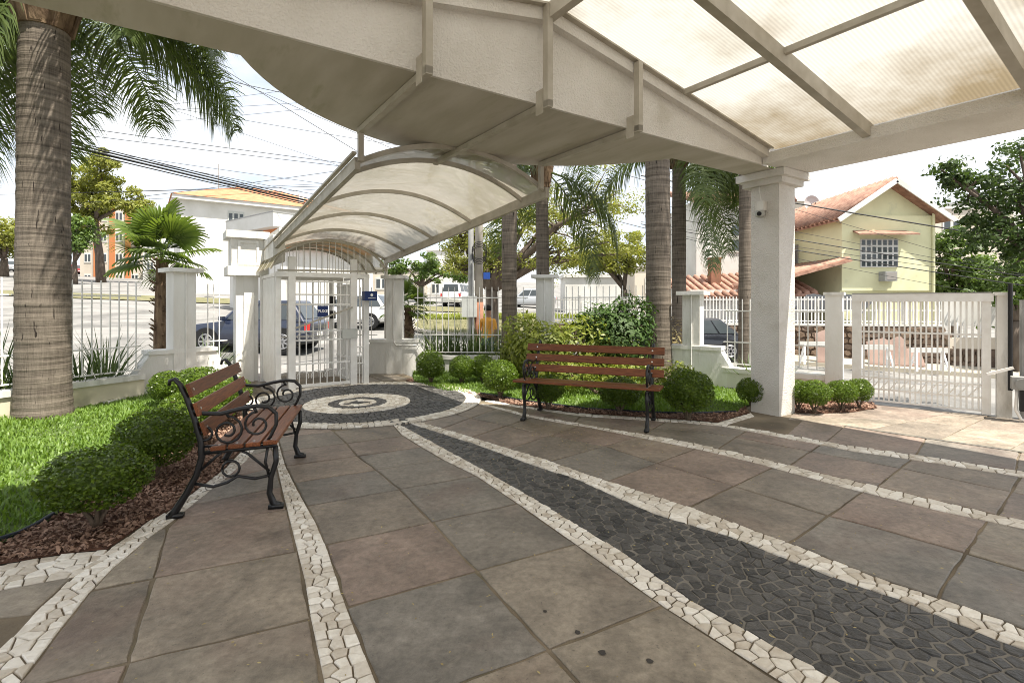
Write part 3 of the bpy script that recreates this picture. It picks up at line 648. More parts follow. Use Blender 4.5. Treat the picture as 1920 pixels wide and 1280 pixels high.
# black band between two white ones
bb = band_base(S1R, S2L, 'black_mosaic_band', M_GMORTAR, 0.0145)
def band_cells(A, B, step):
    seeds = []; L = max(length(A), length(B)); n = int(L / step)
    for i in range(n):
        t = (i + 0.5) / n; a, b = at_len(A, t), at_len(B, t); w = (b - a).length; k = max(1, int(round(w / step)))
        for j in range(k):
            s = (j + 0.5 + (0.25 if i % 2 else -0.25) + rng.uniform(-0.38, 0.38)) / k; s = min(0.96, max(0.04, s))
            tt = min(0.999, max(0.001, t + rng.uniform(-0.42, 0.42) / n)); p = at_len(A, tt).lerp(at_len(B, tt), s); seeds.append((p.x, p.y))
    mid = [(a + b) / 2 for a, b in zip(resample(A, 30), resample(B, 30))]
    def bounds(s):
        m_ = mid[min(range(30), key=lambda i: (mid[i].x - s[0]) ** 2 + (mid[i].y - s[1]) ** 2)]; out = []
        for ln in (A, B):
            _, a, b = near_seg(ln, s); out.append((a, b) if side(a, b, m_) > 0 else (b, a))
        return out
    return voronoi(seeds, 0.14, bounds)
lay(band_cells(S1R, S2L, 0.066), 'black_stone', M_BSTONE, bb, 0.016, jz=0.003)
# the round mosaic in front of the gate
disc = MB().add([(CC.x + (CR1 + 0.01) * math.cos(a * math.pi / 32), CC.y + (CR1 + 0.01) * math.sin(a * math.pi / 32), 0.0235) for a in range(64)], [tuple(range(64))])
disc = struct(disc.build('round_mosaic', M_GMORTAR))
CI = UV(-3.87, 3.50)
ring_w, ring_b = [], []
def ring_cells(c, r0, r1, step, rows_, dst, a0=0.0, a1=2 * math.pi, c0=None):
    seeds = []
    for k in range(rows_):
        r = r0 + (k + 0.5) / rows_ * (r1 - r0); n = max(1, int(abs(a1 - a0) * r / step))
        for i in range(n):
            a = a0 + (i + 0.5 + rng.uniform(-0.25, 0.25)) / n * (a1 - a0); rr = r + rng.uniform(-0.2, 0.2) * (r1 - r0) / rows_; seeds.append((c.x + rr * math.cos(a), c.y + rr * math.sin(a)))
    def bounds(s):
        d = math.atan2(s[1] - c.y, s[0] - c.x); out = []
        ca, sa = math.cos(d), math.sin(d); p = (c.x + r1 * ca, c.y + r1 * sa); out.append((p, (p[0] - sa, p[1] + ca)))
        if r0 > 0.01: p = (c.x + r0 * ca, c.y + r0 * sa); out.append((p, (p[0] + sa, p[1] - ca)))
        return out
    dst.extend(voronoi(seeds, 0.15, bounds))
gap_a = math.atan2((G(748, 793) - CC).y, (G(748, 793) - CC).x)
ring_cells(CC, CR0, CR1, 0.07, 3, ring_w, gap_a + 0.10, gap_a - 0.10 + 2 * math.pi)
ring_cells(CI, 0.37, 0.68, 0.07, 5, ring_w); ring_cells(CI, 0.085, 0.24, 0.075, 2, ring_w)
ring_cells(CI, 0.24, 0.37, 0.08, 2, ring_b); ring_cells(CI, 0.0, 0.085, 0.08, 1, ring_b)
seeds = []
for i in range(-22, 23):
    for j in range(-22, 23):
        p = (CC.x + (i + rng.uniform(-0.3, 0.3) + (0.5 if j % 2 else 0)) * 0.068, CC.y + (j + rng.uniform(-0.4, 0.4)) * 0.068)
        if math.hypot(p[0] - CC.x, p[1] - CC.y) < CR0 - 0.02 and math.hypot(p[0] - CI.x, p[1] - CI.y) > 0.70: seeds.append(p)
def cb(s):
    d = math.atan2(s[1] - CC.y, s[0] - CC.x); p = (CC.x + CR0 * math.cos(d), CC.y + CR0 * math.sin(d)); out = [(p, (p[0] - math.sin(d), p[1] + math.cos(d)))]
    d = math.atan2(s[1] - CI.y, s[0] - CI.x); p = (CI.x + 0.68 * math.cos(d), CI.y + 0.68 * math.sin(d)); out.append((p, (p[0] + math.sin(d), p[1] - math.cos(d))))
    return out
ring_b.extend(voronoi(seeds, 0.11, cb))
seeds = [(p.x, p.y) for p in [CC + Vector((math.cos(gap_a + s), math.sin(gap_a + s))) * r for s in (-0.05, 0.03) for r in (1.37, 1.44, 1.51)]]
ring_b.extend(voronoi(seeds, 0.042, lambda s: []))
for cells, nm, m in ((ring_w, 'white_stone', M_WSTONE), (ring_b, 'black_stone', M_BSTONE)):
    lay(cells, nm, m, disc, 0.033, jz=0.003)
# spots and litter on the paving
for px, py, r in ((1083, 1195, 0.015), (1129, 1233, 0.015), (1218, 1250, 0.014), (1022, 1155, 0.009)):
    p = G(px, py); pts = [(r * rng.uniform(0.7, 1.2) * math.cos(a), r * rng.uniform(0.7, 1.2) * math.sin(a), 0.0) for a in [k * 0.7 for k in range(9)]]
    o = MB().add(pts, [tuple(range(9))]).build('stain', M_STAIN, paving); o.location = (p.x, p.y, 0.0232)
lit = []
for _ in range(1500):
    if rng.random() < 0.55: p = G(rng.gauss(1090, 120), 790 + abs(rng.gauss(0, 45)))
    else: p = Vector((rng.uniform(-2, 3.5), rng.uniform(1.6, 6)))
    lit.append((p.x, p.y, 0.027))
litter = obj('fallen_leaves', leaves(lit, [(0, 0, 1)] * len(lit), 0.015, 0.007, 3, M_LEAFLITTER, jit=0.15)); tag(litter, 'scattered tiny dry leaves on the stone paving near the long bench', 'leaf litter', kind='stuff')

# ------------------------------------------------------------------ lawns and mulch beds
def sheet(name, pts, z, m):
    if area(pts) < 0: pts = pts[::-1]
    return struct(MB().add([(p[0], p[1], z) for p in pts], [tuple(range(len(pts)))]).build(name, m))
def inside(p, poly):
    c = False; n = len(poly)
    for i in range(n):
        a, b = poly[i], poly[(i + 1) % n]
        if (a[1] > p[1]) != (b[1] > p[1]) and p[0] < (b[0] - a[0]) * (p[1] - a[1]) / (b[1] - a[1]) + a[0]: c = not c
    return c
edgeL = gp([(-300, 1120), (0, 1030), (110, 975), (190, 905), (262, 860), (300, 812), (330, 776), (315, 752), (282, 745)])
lawnL = [tuple(p) for p in edgeL] + [(-5.25, 7.35), (-5.90, 5.81), (-7.6, 1.8), (-8.2, 0.6)]
mulchL = [tuple(p) for p in edgeL] + [(-5.05, 7.6), (-4.7, 7.9)] + [tuple(G(*p)) for p in ((470, 775), (505, 800), (476, 822), (418, 886), (315, 965), (276, 985), (202, 1037), (120, 1046), (0, 1066), (-300, 1110))]
lawnR = [tuple(p) for p in gp([(775, 718), (830, 735), (900, 742), (985, 757), (1100, 772), (1210, 779), (1300, 781), (1380, 778)])] + [(2.96, 6.5), (3.3, 6.8), (3.6, 7.6), (2.9, 8.45), (0.62, 9.7), (-1.9, 9.8)]
mulchR = [tuple(p) for p in gp([(760, 716), (812, 727), (860, 737), (905, 748), (960, 761), (1085, 778), (1210, 786), (1292, 791), (1345, 796), (1405, 778)])] + [(3.0, 6.6), (2.5, 7.4), (0.0, 8.2), (-1.6, 9.2)]
mulchG = [tuple(p) for p in gp([(1488, 777), (1530, 779), (1600, 776), (1645, 768), (1636, 757)])] + [(4.35, 6.95), (3.5, 7.6), (3.1, 6.6)]
sheet('lawn_left', lawnL, 0.030, M_LAWN); sheet('mulch_bed_left', mulchL, 0.024, M_SOIL)
sheet('lawn_right', lawnR, 0.032, M_LAWN); sheet('mulch_bed_right', mulchR, 0.026, M_SOIL); sheet('mulch_bed_gate', mulchG, 0.026, M_SOIL)
def scatter(poly, N, rg):
    xs_ = [p[0] for p in poly]; ys_ = [p[1] for p in poly]; out = []
    while len(out) < N:
        p = (rg.uniform(min(xs_), max(xs_)), rg.uniform(min(ys_), max(ys_)))
        if inside(p, poly): out.append(p)
    return out
def grass(poly, N, h, seed, name, label, m=M_GRASS, z=0.03, width=0.006):
    rg = random.Random(seed); pts = scatter(poly, N, rg); P0 = np.array([(x, y, z) for x, y in pts]); g = np.random.default_rng(seed); n = len(P0)
    a = g.uniform(0, 2 * np.pi, n); lean = g.uniform(0.2, 1.1, n); hh = h * g.uniform(0.5, 1.3, n) * (0.75 + 0.5 * np.sin(P0[:, 0] * 3.1) * np.sin(P0[:, 1] * 2.7))
    d = np.stack([np.cos(a), np.sin(a), np.zeros(n)], 1); s = np.stack([-np.sin(a), np.cos(a), np.zeros(n)], 1) * width * g.uniform(0.7, 1.4, n)[:, None]
    mid = P0 + d * (hh * lean * 0.35)[:, None]; mid[:, 2] += hh * 0.62; tip = P0 + d * (hh * lean)[:, None]; tip[:, 2] += hh * 0.85
    V = np.stack([P0 - s, P0 + s, mid + s * 0.8, mid - s * 0.8, tip + s * 0.1, tip - s * 0.1], 1).reshape(-1, 3); k = np.arange(n)[:, None] * 6
    Q = np.concatenate([k + np.array([[0, 1, 2, 3]]), k + np.array([[3, 2, 4, 5]])])
    return tag(obj(name, np_mesh(name, V, Q, m)), label, 'grass', kind='stuff')
grass(lawnL, 34000, 0.075, 11, 'grass', 'green lawn grass around the big palm on the left')
grass(lawnR, 26000, 0.075, 12, 'grass', 'sunlit lawn grass behind the long bench and clipped bushes')
def chips(poly, N, seed, name, label):
    rg = random.Random(seed); pts = scatter(poly, N, rg)
    return tag(obj(name, leaves([(x, y, 0.032 + rg.uniform(0, 0.018)) for x, y in pts], [(0, 0, 1)] * N, 0.045, 0.022, seed, M_CHIP, jit=0.45)), label, 'mulch', kind='stuff')
mlL = [p for p in mulchL]
def only_bed(poly, lawn, N, seed):
    rg = random.Random(seed); return [p for p in scatter(poly, N, rg) if not inside(p, lawn)]
for poly, lawn, N, seed, label in ((mulchL, lawnL, 16000, 21, 'red brown bark mulch under the bushes behind the short bench'), (mulchR, lawnR, 14000, 22, 'red brown bark mulch along the white border behind the long bench'), (mulchG, [(0, 0), (0, 0.1), (0.1, 0)], 1800, 23, 'bark mulch under the bushes beside the driveway gate')):
    pts = only_bed(poly, lawn, N, seed)
    tag(obj('bark_mulch', leaves([(x, y, 0.030 + rng.uniform(0, 0.02)) for x, y in pts], [(0, 0, 1)] * len(pts), 0.032, 0.017, seed, M_CHIP, jit=0.5)), label, 'mulch', kind='stuff')
hose = MB().tube([(p.x, p.y, 0.05 + 0.01 * math.sin(i * 2.0)) for i, p in enumerate(resample(edgeL[:6], 26))], 0.013, 8).build('garden_edging', M_HOSE, smooth=True)
tag(hose, 'black garden edging hose between left lawn and mulch', 'edging')
hose2 = MB().tube([(p[0], p[1], 0.045) for p in lawnR[2:8]], 0.012, 8).build('garden_edging', M_HOSE, smooth=True)
tag(hose2, 'black garden edging between right lawn and mulch behind long bench', 'edging')
curb = MB().beam((*G(197, 761), 0.03), (*G(284, 742), 0.03), 0.06, 0.06).build('kerb_edge', M_WHITE); tag(curb, 'thin pale kerb strip at the foot of the cream fence wall', 'kerb')

# ================================================================== PORTE-COCHERE (local x = along the front, y = outwards)
pc = thing('entrance_portico', 'white stucco portico with translucent ribbed roof and square pillar', 'portico', (BC.x, BC.y, 0), BA)
ZS, ZB, UC = 2.90, 3.02, -3.50
UL = 2 * UC                                          # mirror of u = 0
def ridge_z(u): return 3.07 + (3.1 - abs(u - UC)) * 0.187
# pillars
def pillar(u0):
    p = MB().b2((u0, 0, 0.0), (u0 + 0.35, 0.35, 2.745)).build('pillar', M_STUCCO, pc)
    MB().b2((u0 - 0.07, -0.07, 2.745), (u0 + 0.42, 0.42, 2.815)).build('lower_capital', M_STUCCO, p)
    MB().b2((u0 - 0.125, -0.125, 2.815), (u0 + 0.475, 0.475, 2.897)).build('upper_capital', M_STUCCO, p)
pillar(0.0); pillar(UL - 0.35)
# front beam with the round projection, seen from below as a flat soffit
R_, cv = 2.31, -0.65
half = math.sqrt(R_ ** 2 - (0.38 - cv) ** 2)
outer = [(0.44, 0.0), (0.44, 0.38)]
for i in range(33):
    a = math.acos(half / R_) + i / 32 * (math.pi - 2 * math.acos(half / R_)); outer.append((UC + R_ * math.cos(a), cv + R_ * math.sin(a)))
outer += [(UL - 0.44, 0.38), (UL - 0.44, 0.0)]
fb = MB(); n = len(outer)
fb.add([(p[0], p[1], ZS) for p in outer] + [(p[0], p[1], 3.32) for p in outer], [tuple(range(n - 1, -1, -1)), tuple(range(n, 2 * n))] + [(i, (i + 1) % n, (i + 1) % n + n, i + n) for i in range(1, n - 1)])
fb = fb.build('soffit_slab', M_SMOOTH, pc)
gw = MB().extr([(-0.38, 0.005, ZS + 0.001), (UL + 0.38, 0.005, ZS + 0.001), (UL + 0.38, 0.005, 3.02), (UC, 0.005, ridge_z(UC) + 0.0), (-0.38, 0.005, 3.02)], (0, -0.03, 0))
gw = gw.build('gable_wall', M_STUCCO, pc)
for s in (-1, 1):                                   # sloping trim along the gable, proud of the wall
    u_end = UC + s * 3.12
    pts = [(UC, ridge_z(UC) - 0.115), (u_end, ridge_z(u_end) - 0.10), (u_end, ridge_z(u_end) + 0.03), (UC, ridge_z(UC) + 0.03)]
    MB().extr([(u, -0.025, z) for u, z in pts], (0, -0.075, 0)).build('gable_trim', M_STUCCO, pc)
    MB().beam((UC, -0.125, ridge_z(UC) + 0.005), (u_end, -0.125, ridge_z(u_end) + 0.005), 0.05, 0.04).build('wall_angle', M_METAL, pc)
for u0, u1 in ((-0.40, 0.43), (UL - 0.43, UL + 0.40)):       # side beams
    sb = MB().b2((u0, -9.0, ZS + 0.002), (u1, -0.0301, ZB)).build('side_beam', M_STUCCO, pc)
    MB().b2((u0 + 0.12, -9.0, ZB), (u1, -0.0302, ZB + 0.28)).build('beam_upstand', M_STUCCO, sb)
rv = [-1.06, -2.20, -3.34, -4.48, -5.62, -6.76]
for v in rv:
    for s in (-1, 1):
        ue = UC + s * 3.16
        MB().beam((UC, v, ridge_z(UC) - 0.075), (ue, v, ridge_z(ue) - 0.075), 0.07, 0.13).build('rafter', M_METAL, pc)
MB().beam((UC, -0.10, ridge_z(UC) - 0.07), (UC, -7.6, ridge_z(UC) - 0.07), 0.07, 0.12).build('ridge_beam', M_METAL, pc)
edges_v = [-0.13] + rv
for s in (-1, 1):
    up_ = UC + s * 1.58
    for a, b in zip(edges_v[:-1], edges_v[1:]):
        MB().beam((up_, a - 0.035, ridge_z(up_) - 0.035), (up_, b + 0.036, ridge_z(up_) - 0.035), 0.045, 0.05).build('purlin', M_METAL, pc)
        for ua, ub in ((UC + s * 0.02, up_), (up_, UC + s * 3.18)):
            g = MB().add([(ua, a, ridge_z(ua) + 0.0), (ub, a, ridge_z(ub)), (ub, b, ridge_z(ub)), (ua, b, ridge_z(ua))], [(0, 1, 2, 3) if s < 0 else (3, 2, 1, 0)])
            g.build('roof_panel', M_SHEET, pc)
# hangers that carry the entrance canopy
for u, vend, drop in ((-4.53, 1.30, 2.60), (-3.53, 1.86, None), (-2.53, 1.30, 2.60)):
    top = ridge_z(u) - 0.02
    MB().b2((u - 0.025, -0.165, 2.84), (u + 0.025, -0.105, top)).build('hanger_post', M_METAL, pc)
    MB().b2((u - 0.025, -0.165, 2.845), (u + 0.025, vend, 2.893)).build('hanger_arm', M_METAL, pc)
    MB().b2((u - 0.032, -0.11, 2.80), (u - 0.026, -0.02, 2.99)).build('bracket_plate', M_METAL, pc)
    if drop: MB().b2((u - 0.022, vend - 0.05, drop), (u + 0.022, vend - 0.003, 2.844)).build('drop_rod', M_METAL, pc)

# security camera on the pillar
sc_ = thing('security_camera', 'small white dome security camera on the square pillar', 'camera', (*UV(-0.001, 0.20), 2.42), BA)
MB().b2((-0.07, -0.05, 0.03), (0, 0.05, 0.14)).build('mount_box', M_WHITE, sc_)
d_ = MB().lathe([(0.045, 0.03), (0.055, 0.02), (0.055, -0.02), (0.045, -0.04), (0.02, -0.055)], 16, (-0.06, 0)).build('housing', M_LGREY, sc_, True)
MB().disc((-0.108, -0.02, -0.015), (-1, -0.3, -0.2), 0.026, 0.02, 14).build('lens', M_BLACK, d_)
MB().tube([(-0.03, 0.0, 0.14), (-0.03, 0.02, 0.26), (-0.05, 0.02, 0.36)], 0.006, 6).build('cable', M_WHITE, sc_)

# ================================================================== ARCHED ENTRANCE CANOPY
cn = thing('arched_canopy', 'arched translucent canopy on steel ribs leading from portico to pedestrian gate', 'canopy', (BC.x, BC.y, 0), BA)
UA, UB_ = -4.55, -2.42
cv_ = [1.34, 1.78, 3.02, 4.26, 5.45, 6.45]
def rail_z(v): return 2.60 - (v - 1.34) * (0.42 / 5.1)
def arch_pts(v, n=22, rise=0.30, lift=0.0):
    out = []
    for i in range(n + 1):
        t = i / n; out.append((UA + (UB_ - UA) * t, v, rail_z(v) + lift + rise * (1 - (2 * t - 1) ** 2)))
    return out
for u in (UA, UB_):
    MB().beam((u, 1.30, rail_z(1.30) - 0.02), (u, 6.5, rail_z(6.5) - 0.02), 0.05, 0.11).build('side_rail', M_METAL, cn)
MB().beam((UA - 0.045, 1.24, rail_z(1.24) + 0.05), (UA - 0.045, 6.5, rail_z(6.5) + 0.05), 0.04, 0.02).build('gutter_strip', M_METAL, cn)
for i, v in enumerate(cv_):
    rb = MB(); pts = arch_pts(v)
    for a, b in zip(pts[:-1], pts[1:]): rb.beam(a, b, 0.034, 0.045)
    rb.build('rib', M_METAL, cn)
for a, b in zip(cv_[:-1], cv_[1:]):
    k = 6; vs = []; fs = []
    for j in range(k + 1): vs += arch_pts(a + (b - a) * j / k, 22, 0.30, 0.028 - 0.010 * math.sin(math.pi * j / k))
    for j in range(k): fs += [(j * 23 + i, j * 23 + i + 1, (j + 1) * 23 + i + 1, (j + 1) * 23 + i) for i in range(22)]
    MB().add(vs, fs).build('sheet', M_CANOPY, cn, True)
MB().b2((UA - 0.025, 6.40, 0.0), (UA + 0.025, 6.45, rail_z(6.45) - 0.07)).build('post', M_METAL, cn)
MB().b2((UB_ - 0.025, 6.40, 0.0), (UB_ + 0.025, 6.45, rail_z(6.45) - 0.07)).build('post', M_METAL, cn)

# ================================================================== PEDESTRIAN GATE CAGE
cg = thing('pedestrian_gate', 'white steel pedestrian gate cage with barred doors and small vault', 'gate', (BC.x, BC.y, 0), BA)
V0, V1 = 5.02, 6.30; ZG = 1.74
def gpost(u, v, w=0.07, z=ZG, d=0.06): MB().b2((u - w / 2, v - d / 2, 0), (u + w / 2, v + d / 2, z)).build('post', M_WMETAL, cg)
for u, v, w, z in ((-4.58, V0 + 0.05, 0.075, ZG), (-4.40, V0, 0.10, 2.04), (-3.47, V0, 0.10, 2.04), (-3.27, V0, 0.085, ZG), (-4.62, V1, 0.07, ZG), (-3.50, V1, 0.06, ZG), (-3.34, V1, 0.09, ZG), (-3.27, 5.66, 0.05, ZG)):
    gpost(u, v, w, z)
MB().b2((-4.62, V0 - 0.028, ZG), (-3.22, V0 + 0.028, ZG + 0.07)).build('lintel', M_WMETAL, cg)
MB().b2((-4.66, V1 - 0.028, ZG), (-3.28, V1 + 0.028, ZG + 0.07)).build('lintel', M_WMETAL, cg)
for u in (-4.61, -3.25): MB().b2((u - 0.025, V0 + 0.03, ZG + 0.001), (u + 0.025, V1 - 0.03, ZG + 0.05)).build('top_rail', M_WMETAL, cg)
# solid side panel
pn = MB().b2((-4.625, V0 + 0.09, 0.06), (-4.605, V1 - 0.04, ZG - 0.005)).build('solid_panel', M_WMETAL, cg)
for z in (0.06, 0.80, 1.42): MB().b2((-4.604, V0 + 0.09, z), (-4.585, V1 - 0.04, z + 0.035)).build('panel_rail', M_WMETAL, pn)
# front door
dr = MB().b2((-4.345, V0 - 0.02, 0.06), (-3.525, V0 + 0.02, 0.10)).build('door', M_WMETAL, cg)
for z in (0.40, 0.76, 0.90, 1.31, 1.46, 1.66): MB().b2((-4.345, V0 - 0.012, z), (-3.525, V0 + 0.012, z + 0.022)).build('door_rail', M_WMETAL, dr)
for i in range(8):
    u = -4.345 + 0.82 * (i + 0.5) / 8; MB().b2((u - 0.007, V0 - 0.006, 0.10), (u + 0.007, V0 + 0.006, 1.66)).build('bar', M_WMETAL, dr)
for i in range(4):                                   # scrolls at the foot
    uc = -4.24 + 0.205 * i; MB().tube([(uc + 0.085 * math.cos(a), V0, 0.22 + 0.085 * math.sin(a)) for a in [math.pi * k / 9 for k in range(-1, 11)]], 0.006, 5).build('scroll', M_WMETAL, dr)
    MB().tube([(uc + 0.08 * math.cos(a), V0, 0.83 + 0.055 * math.sin(a)) for a in [2 * math.pi * k / 14 for k in range(15)]], 0.005, 5).build('scroll', M_WMETAL, dr)
MB().beam((-4.35, V0 - 0.04, 0.965), (-3.50, V0 - 0.04, 1.275), 0.02, 0.026).build('push_bar', M_METAL, dr)
MB().b2((-3.66, V0 - 0.05, 0.78), (-3.42, V0 + 0.035, 0.93)).build('lock_box', M_LGREY, cg)
# inner leaf standing open and right side bars
lf = MB().b2((-3.49, V0 + 0.06, 0.06), (-3.455, V0 + 0.95, 0.10)).build('open_leaf', M_WMETAL, cg)
for z in (0.42, 0.86, 1.28, 1.62): MB().b2((-3.488, V0 + 0.06, z), (-3.46, V0 + 0.95, z + 0.035)).build('door_rail', M_WMETAL, lf)
for i in range(10):
    v = V0 + 0.09 + 0.092 * i; MB().b2((-3.484, v - 0.011, 0.1), (-3.464, v + 0.011, 1.62)).build('bar', M_WMETAL, lf)
MB().b2((-3.515, V0 + 0.25, 0.78), (-3.50, V0 + 0.7, 1.24)).build('letter_plate', M_WMETAL, lf)
for i in range(4):
    u = -3.42 + 0.045 * i; MB().b2((u - 0.006, V0 - 0.006, 0.05), (u + 0.006, V0 + 0.006, ZG)).build('bar', M_WMETAL, cg)
for z in (0.36, 0.62, 0.9): MB().b2((-3.42, V0 - 0.01, z), (-3.31, V0 + 0.01, z + 0.02)).build('side_rail', M_WMETAL, cg)
for i in range(11):
    u = -4.55 + 0.105 * i; MB().b2((u - 0.006, V1 - 0.006, 0.03), (u + 0.006, V1 + 0.006, ZG)).build('bar', M_WMETAL, cg)
for z in (0.10, 0.74, 1.30): MB().b2((-4.58, V1 - 0.01, z), (-3.53, V1 + 0.01, z + 0.025)).build('back_rail', M_WMETAL, cg)
for z, h_ in ((1.30, 0.16), (1.06, 0.14)): MB().b2((-3.53, V1 - 0.07, z), (-3.43, V1 - 0.032, z + h_)).build('call_panel', M_BLACK, cg)
# small vault over the cage
VA, VB = -4.72, -2.98
def varch(v, n=18):
    return [(VA + (VB - VA) * i / n, v, 1.84 + 0.46 * math.sqrt(max(0, 1 - (2 * i / n - 1) ** 2)) ** 1.25) for i in range(n + 1)]
for v in (4.86, 5.35, 5.85, 6.35):
    rb = MB(); pts = varch(v)
    for a, b in zip(pts[:-1], pts[1:]): rb.beam(a, b, 0.025, 0.03)
    rb.build('vault_rib', M_METAL, cg)
vs = []; fs = []
for j, v in enumerate((4.82, 5.35, 5.85, 6.4)): vs += [(p[0], v, p[2] + 0.022) for p in varch(v)]
for j in range(3): fs += [(j * 19 + i, j * 19 + i + 1, (j + 1) * 19 + i + 1, (j + 1) * 19 + i) for i in range(18)]
MB().add(vs, fs).build('vault_sheet', M_VAULT, cg, True)
for v in (5.02, 6.30):                               # grille under the vault
    for i in range(2, 17):
        p = varch(v)[i]
        if -4.6 < p[0] < -3.25: MB().b2((p[0] - 0.005, v - 0.005, ZG + 0.07), (p[0] + 0.005, v + 0.005, p[2])).build('vault_bar', M_WMETAL, cg)
MB().beam((-4.6, 5.0, 1.83), (-3.0, 5.0, 1.86), 0.03, 0.03).build('tie_bar', M_METAL, cg)
# sign, intercom
sg = thing('push_sign', 'small navy sign reading PUXE on the pedestrian gate bars', 'sign', (*UV(-3.96, V0 - 0.045), 1.13), BA)
MB().b2((-0.08, -0.004, 0), (0.08, 0.004, 0.17)).build('plate', M_NAVY, sg)
fc = bpy.data.curves.new('PUXE', 'FONT'); fc.body = 'PUXE'; fc.size = 0.062; fc.align_x = 'CENTER'; fc.align_y = 'CENTER'; fc.extrude = 0.001; fc.offset = 0.0012
fo = bpy.data.objects.new('tmp_text', fc); COL.objects.link(fo); bpy.context.view_layer.update()
fm = bpy.data.meshes.new_from_object(fo.evaluated_get(bpy.context.evaluated_depsgraph_get())); bpy.data.objects.remove(fo); bpy.data.curves.remove(fc)
fm.materials.clear(); fm.materials.append(M_PLAIN)
lt = bpy.data.objects.new('lettering', fm); link(lt, sg); lt.location = (0, -0.0052, 0.085); lt.rotation_euler = (math.radians(90), 0, 0)
ic = thing('intercom', 'dark blue intercom box on the right post of the pedestrian gate', 'intercom', (*UV(-3.26, V0 - 0.16), 1.38), BA)
MB().b2((-0.09, -0.04, 0), (0.11, 0.10, 0.15)).build('housing', M_NAVY, ic)
MB().disc((0.02, -0.042, 0.09), (0, 1, 0), 0.022, 0.004, 14).build('emblem', M_PLAIN, ic)
MB().b2((-0.04, -0.043, 0.035), (0.08, -0.0405, 0.043)).build('emblem_line', M_PLAIN, ic)

# ================================================================== GATE PIER WITH ENTABLATURE
pr = thing('gate_pier', 'white masonry gate pier with heavy panelled block on top', 'pier', (*UV(-4.84, 6.62), 0), BA)
MB().b2((-0.17, -0.20, 0), (0.17, 0.20, 1.80)).build('shaft', M_WHITE, pr)
MB().b2((-0.05, -0.22, 0), (0.10, -0.2005, 1.80)).build('pilaster', M_WHITE, pr)
MB().b2((-0.30, -0.34, 1.80), (0.30, 0.30, 1.95)).build('lower_cornice', M_WHITE, pr)
blk = MB().b2((-0.24, -0.28, 1.95), (0.24, 0.26, 2.42)).build('block', M_WHITE, pr)
for a, b in (((-0.11, -0.30, 1.98), (0.13, -0.2805, 2.02)), ((-0.11, -0.30, 2.34), (0.13, -0.2805, 2.38)), ((-0.15, -0.30, 1.98), (-0.11, -0.2805, 2.38)), ((0.13, -0.30, 1.98), (0.17, -0.2805, 2.38))):
    MB().b2(a, b).build('panel_frame', M_WHITE, blk)
MB().b2((-0.32, -0.36, 2.42), (0.32, 0.32, 2.54)).build('upper_cornice', M_WHITE, pr)
MB().b2((0.242, -1.2, 1.99), (0.42, 0.20, 2.40)).build('return_beam', M_WHITE, pr)
MB().b2((0.322, -1.25, 2.421), (0.48, 0.25, 2.51)).build('return_cornice', M_WHITE, pr)

# ================================================================== FENCES
def railing(A, B, name, label, zw=0.35, zlow=0.41, zmid=0.74, zhi=1.44, ztop=1.64, spacing=0.108, wallm=M_WHITE, thick=0.16, stub=True, bar=0.0065):
    A, B = Vector(A), Vector(B); L = (B - A).length; rz = math.atan2((B - A).y, (B - A).x)
    t = thing(name, label, 'fence', (A.x, A.y, 0), rz)
    if zw > 0:
        w = MB().b2((0, -thick / 2, -0.1), (L, thick / 2, zw - 0.07)).build('wall', wallm, t)
        MB().b2((0, -thick / 2 - 0.025, zw - 0.07), (L, thick / 2 + 0.025, zw)).build('coping', M_WHITE, w)
    for z in (zlow, zmid, zhi): MB().b2((0, -0.010, z - 0.009), (L, 0.010, z + 0.009)).build('rail', M_WMETAL, t)
    me = MB().b2((-bar, -bar, zlow), (bar, bar, ztop)).build('bar', M_WMETAL, t); n = int(L / spacing); me.location = (spacing / 2, 0, 0)
    for i in range(1, n): obj('bar', me.data, t, (spacing * (i + 0.5), 0, 0))
    return t
railing((-7.6, 1.6), (-5.78, 5.88), 'railing_fence', 'white barred fence on low cream wall at far left beside the big palm', wallm=M_CREAM)
railing((-5.77, 5.90), (-5.22, 7.20), 'railing_fence', 'white barred fence on cream wall between big palm and stepped pillar', wallm=M_CREAM)
railing((-4.80, 8.00), (-4.62, 8.30), 'railing_fence', 'short barred fence between stepped pillar and gate pier', zlow=0.40, spacing=0.09)
railing((-1.85, 9.74), (0.30, 9.62), 'railing_fence', 'white barred fence behind the row of bushes right of the pedestrian gate', spacing=0.118)
railing((0.95, 9.45), (2.55, 8.52), 'railing_fence', 'white barred fence behind the leafy shrubs and long bench', spacing=0.118)
railing((3.30, 7.98), (4.36, 7.08), 'railing_fence', 'white barred fence between right stepped pillar and driveway gate', zhi=1.22, ztop=1.40, spacing=0.11)
railing((-3.10, 9.60), (-2.55, 9.70), 'railing_fence', 'short barred fence right of the pedestrian gate cage', spacing=0.10)
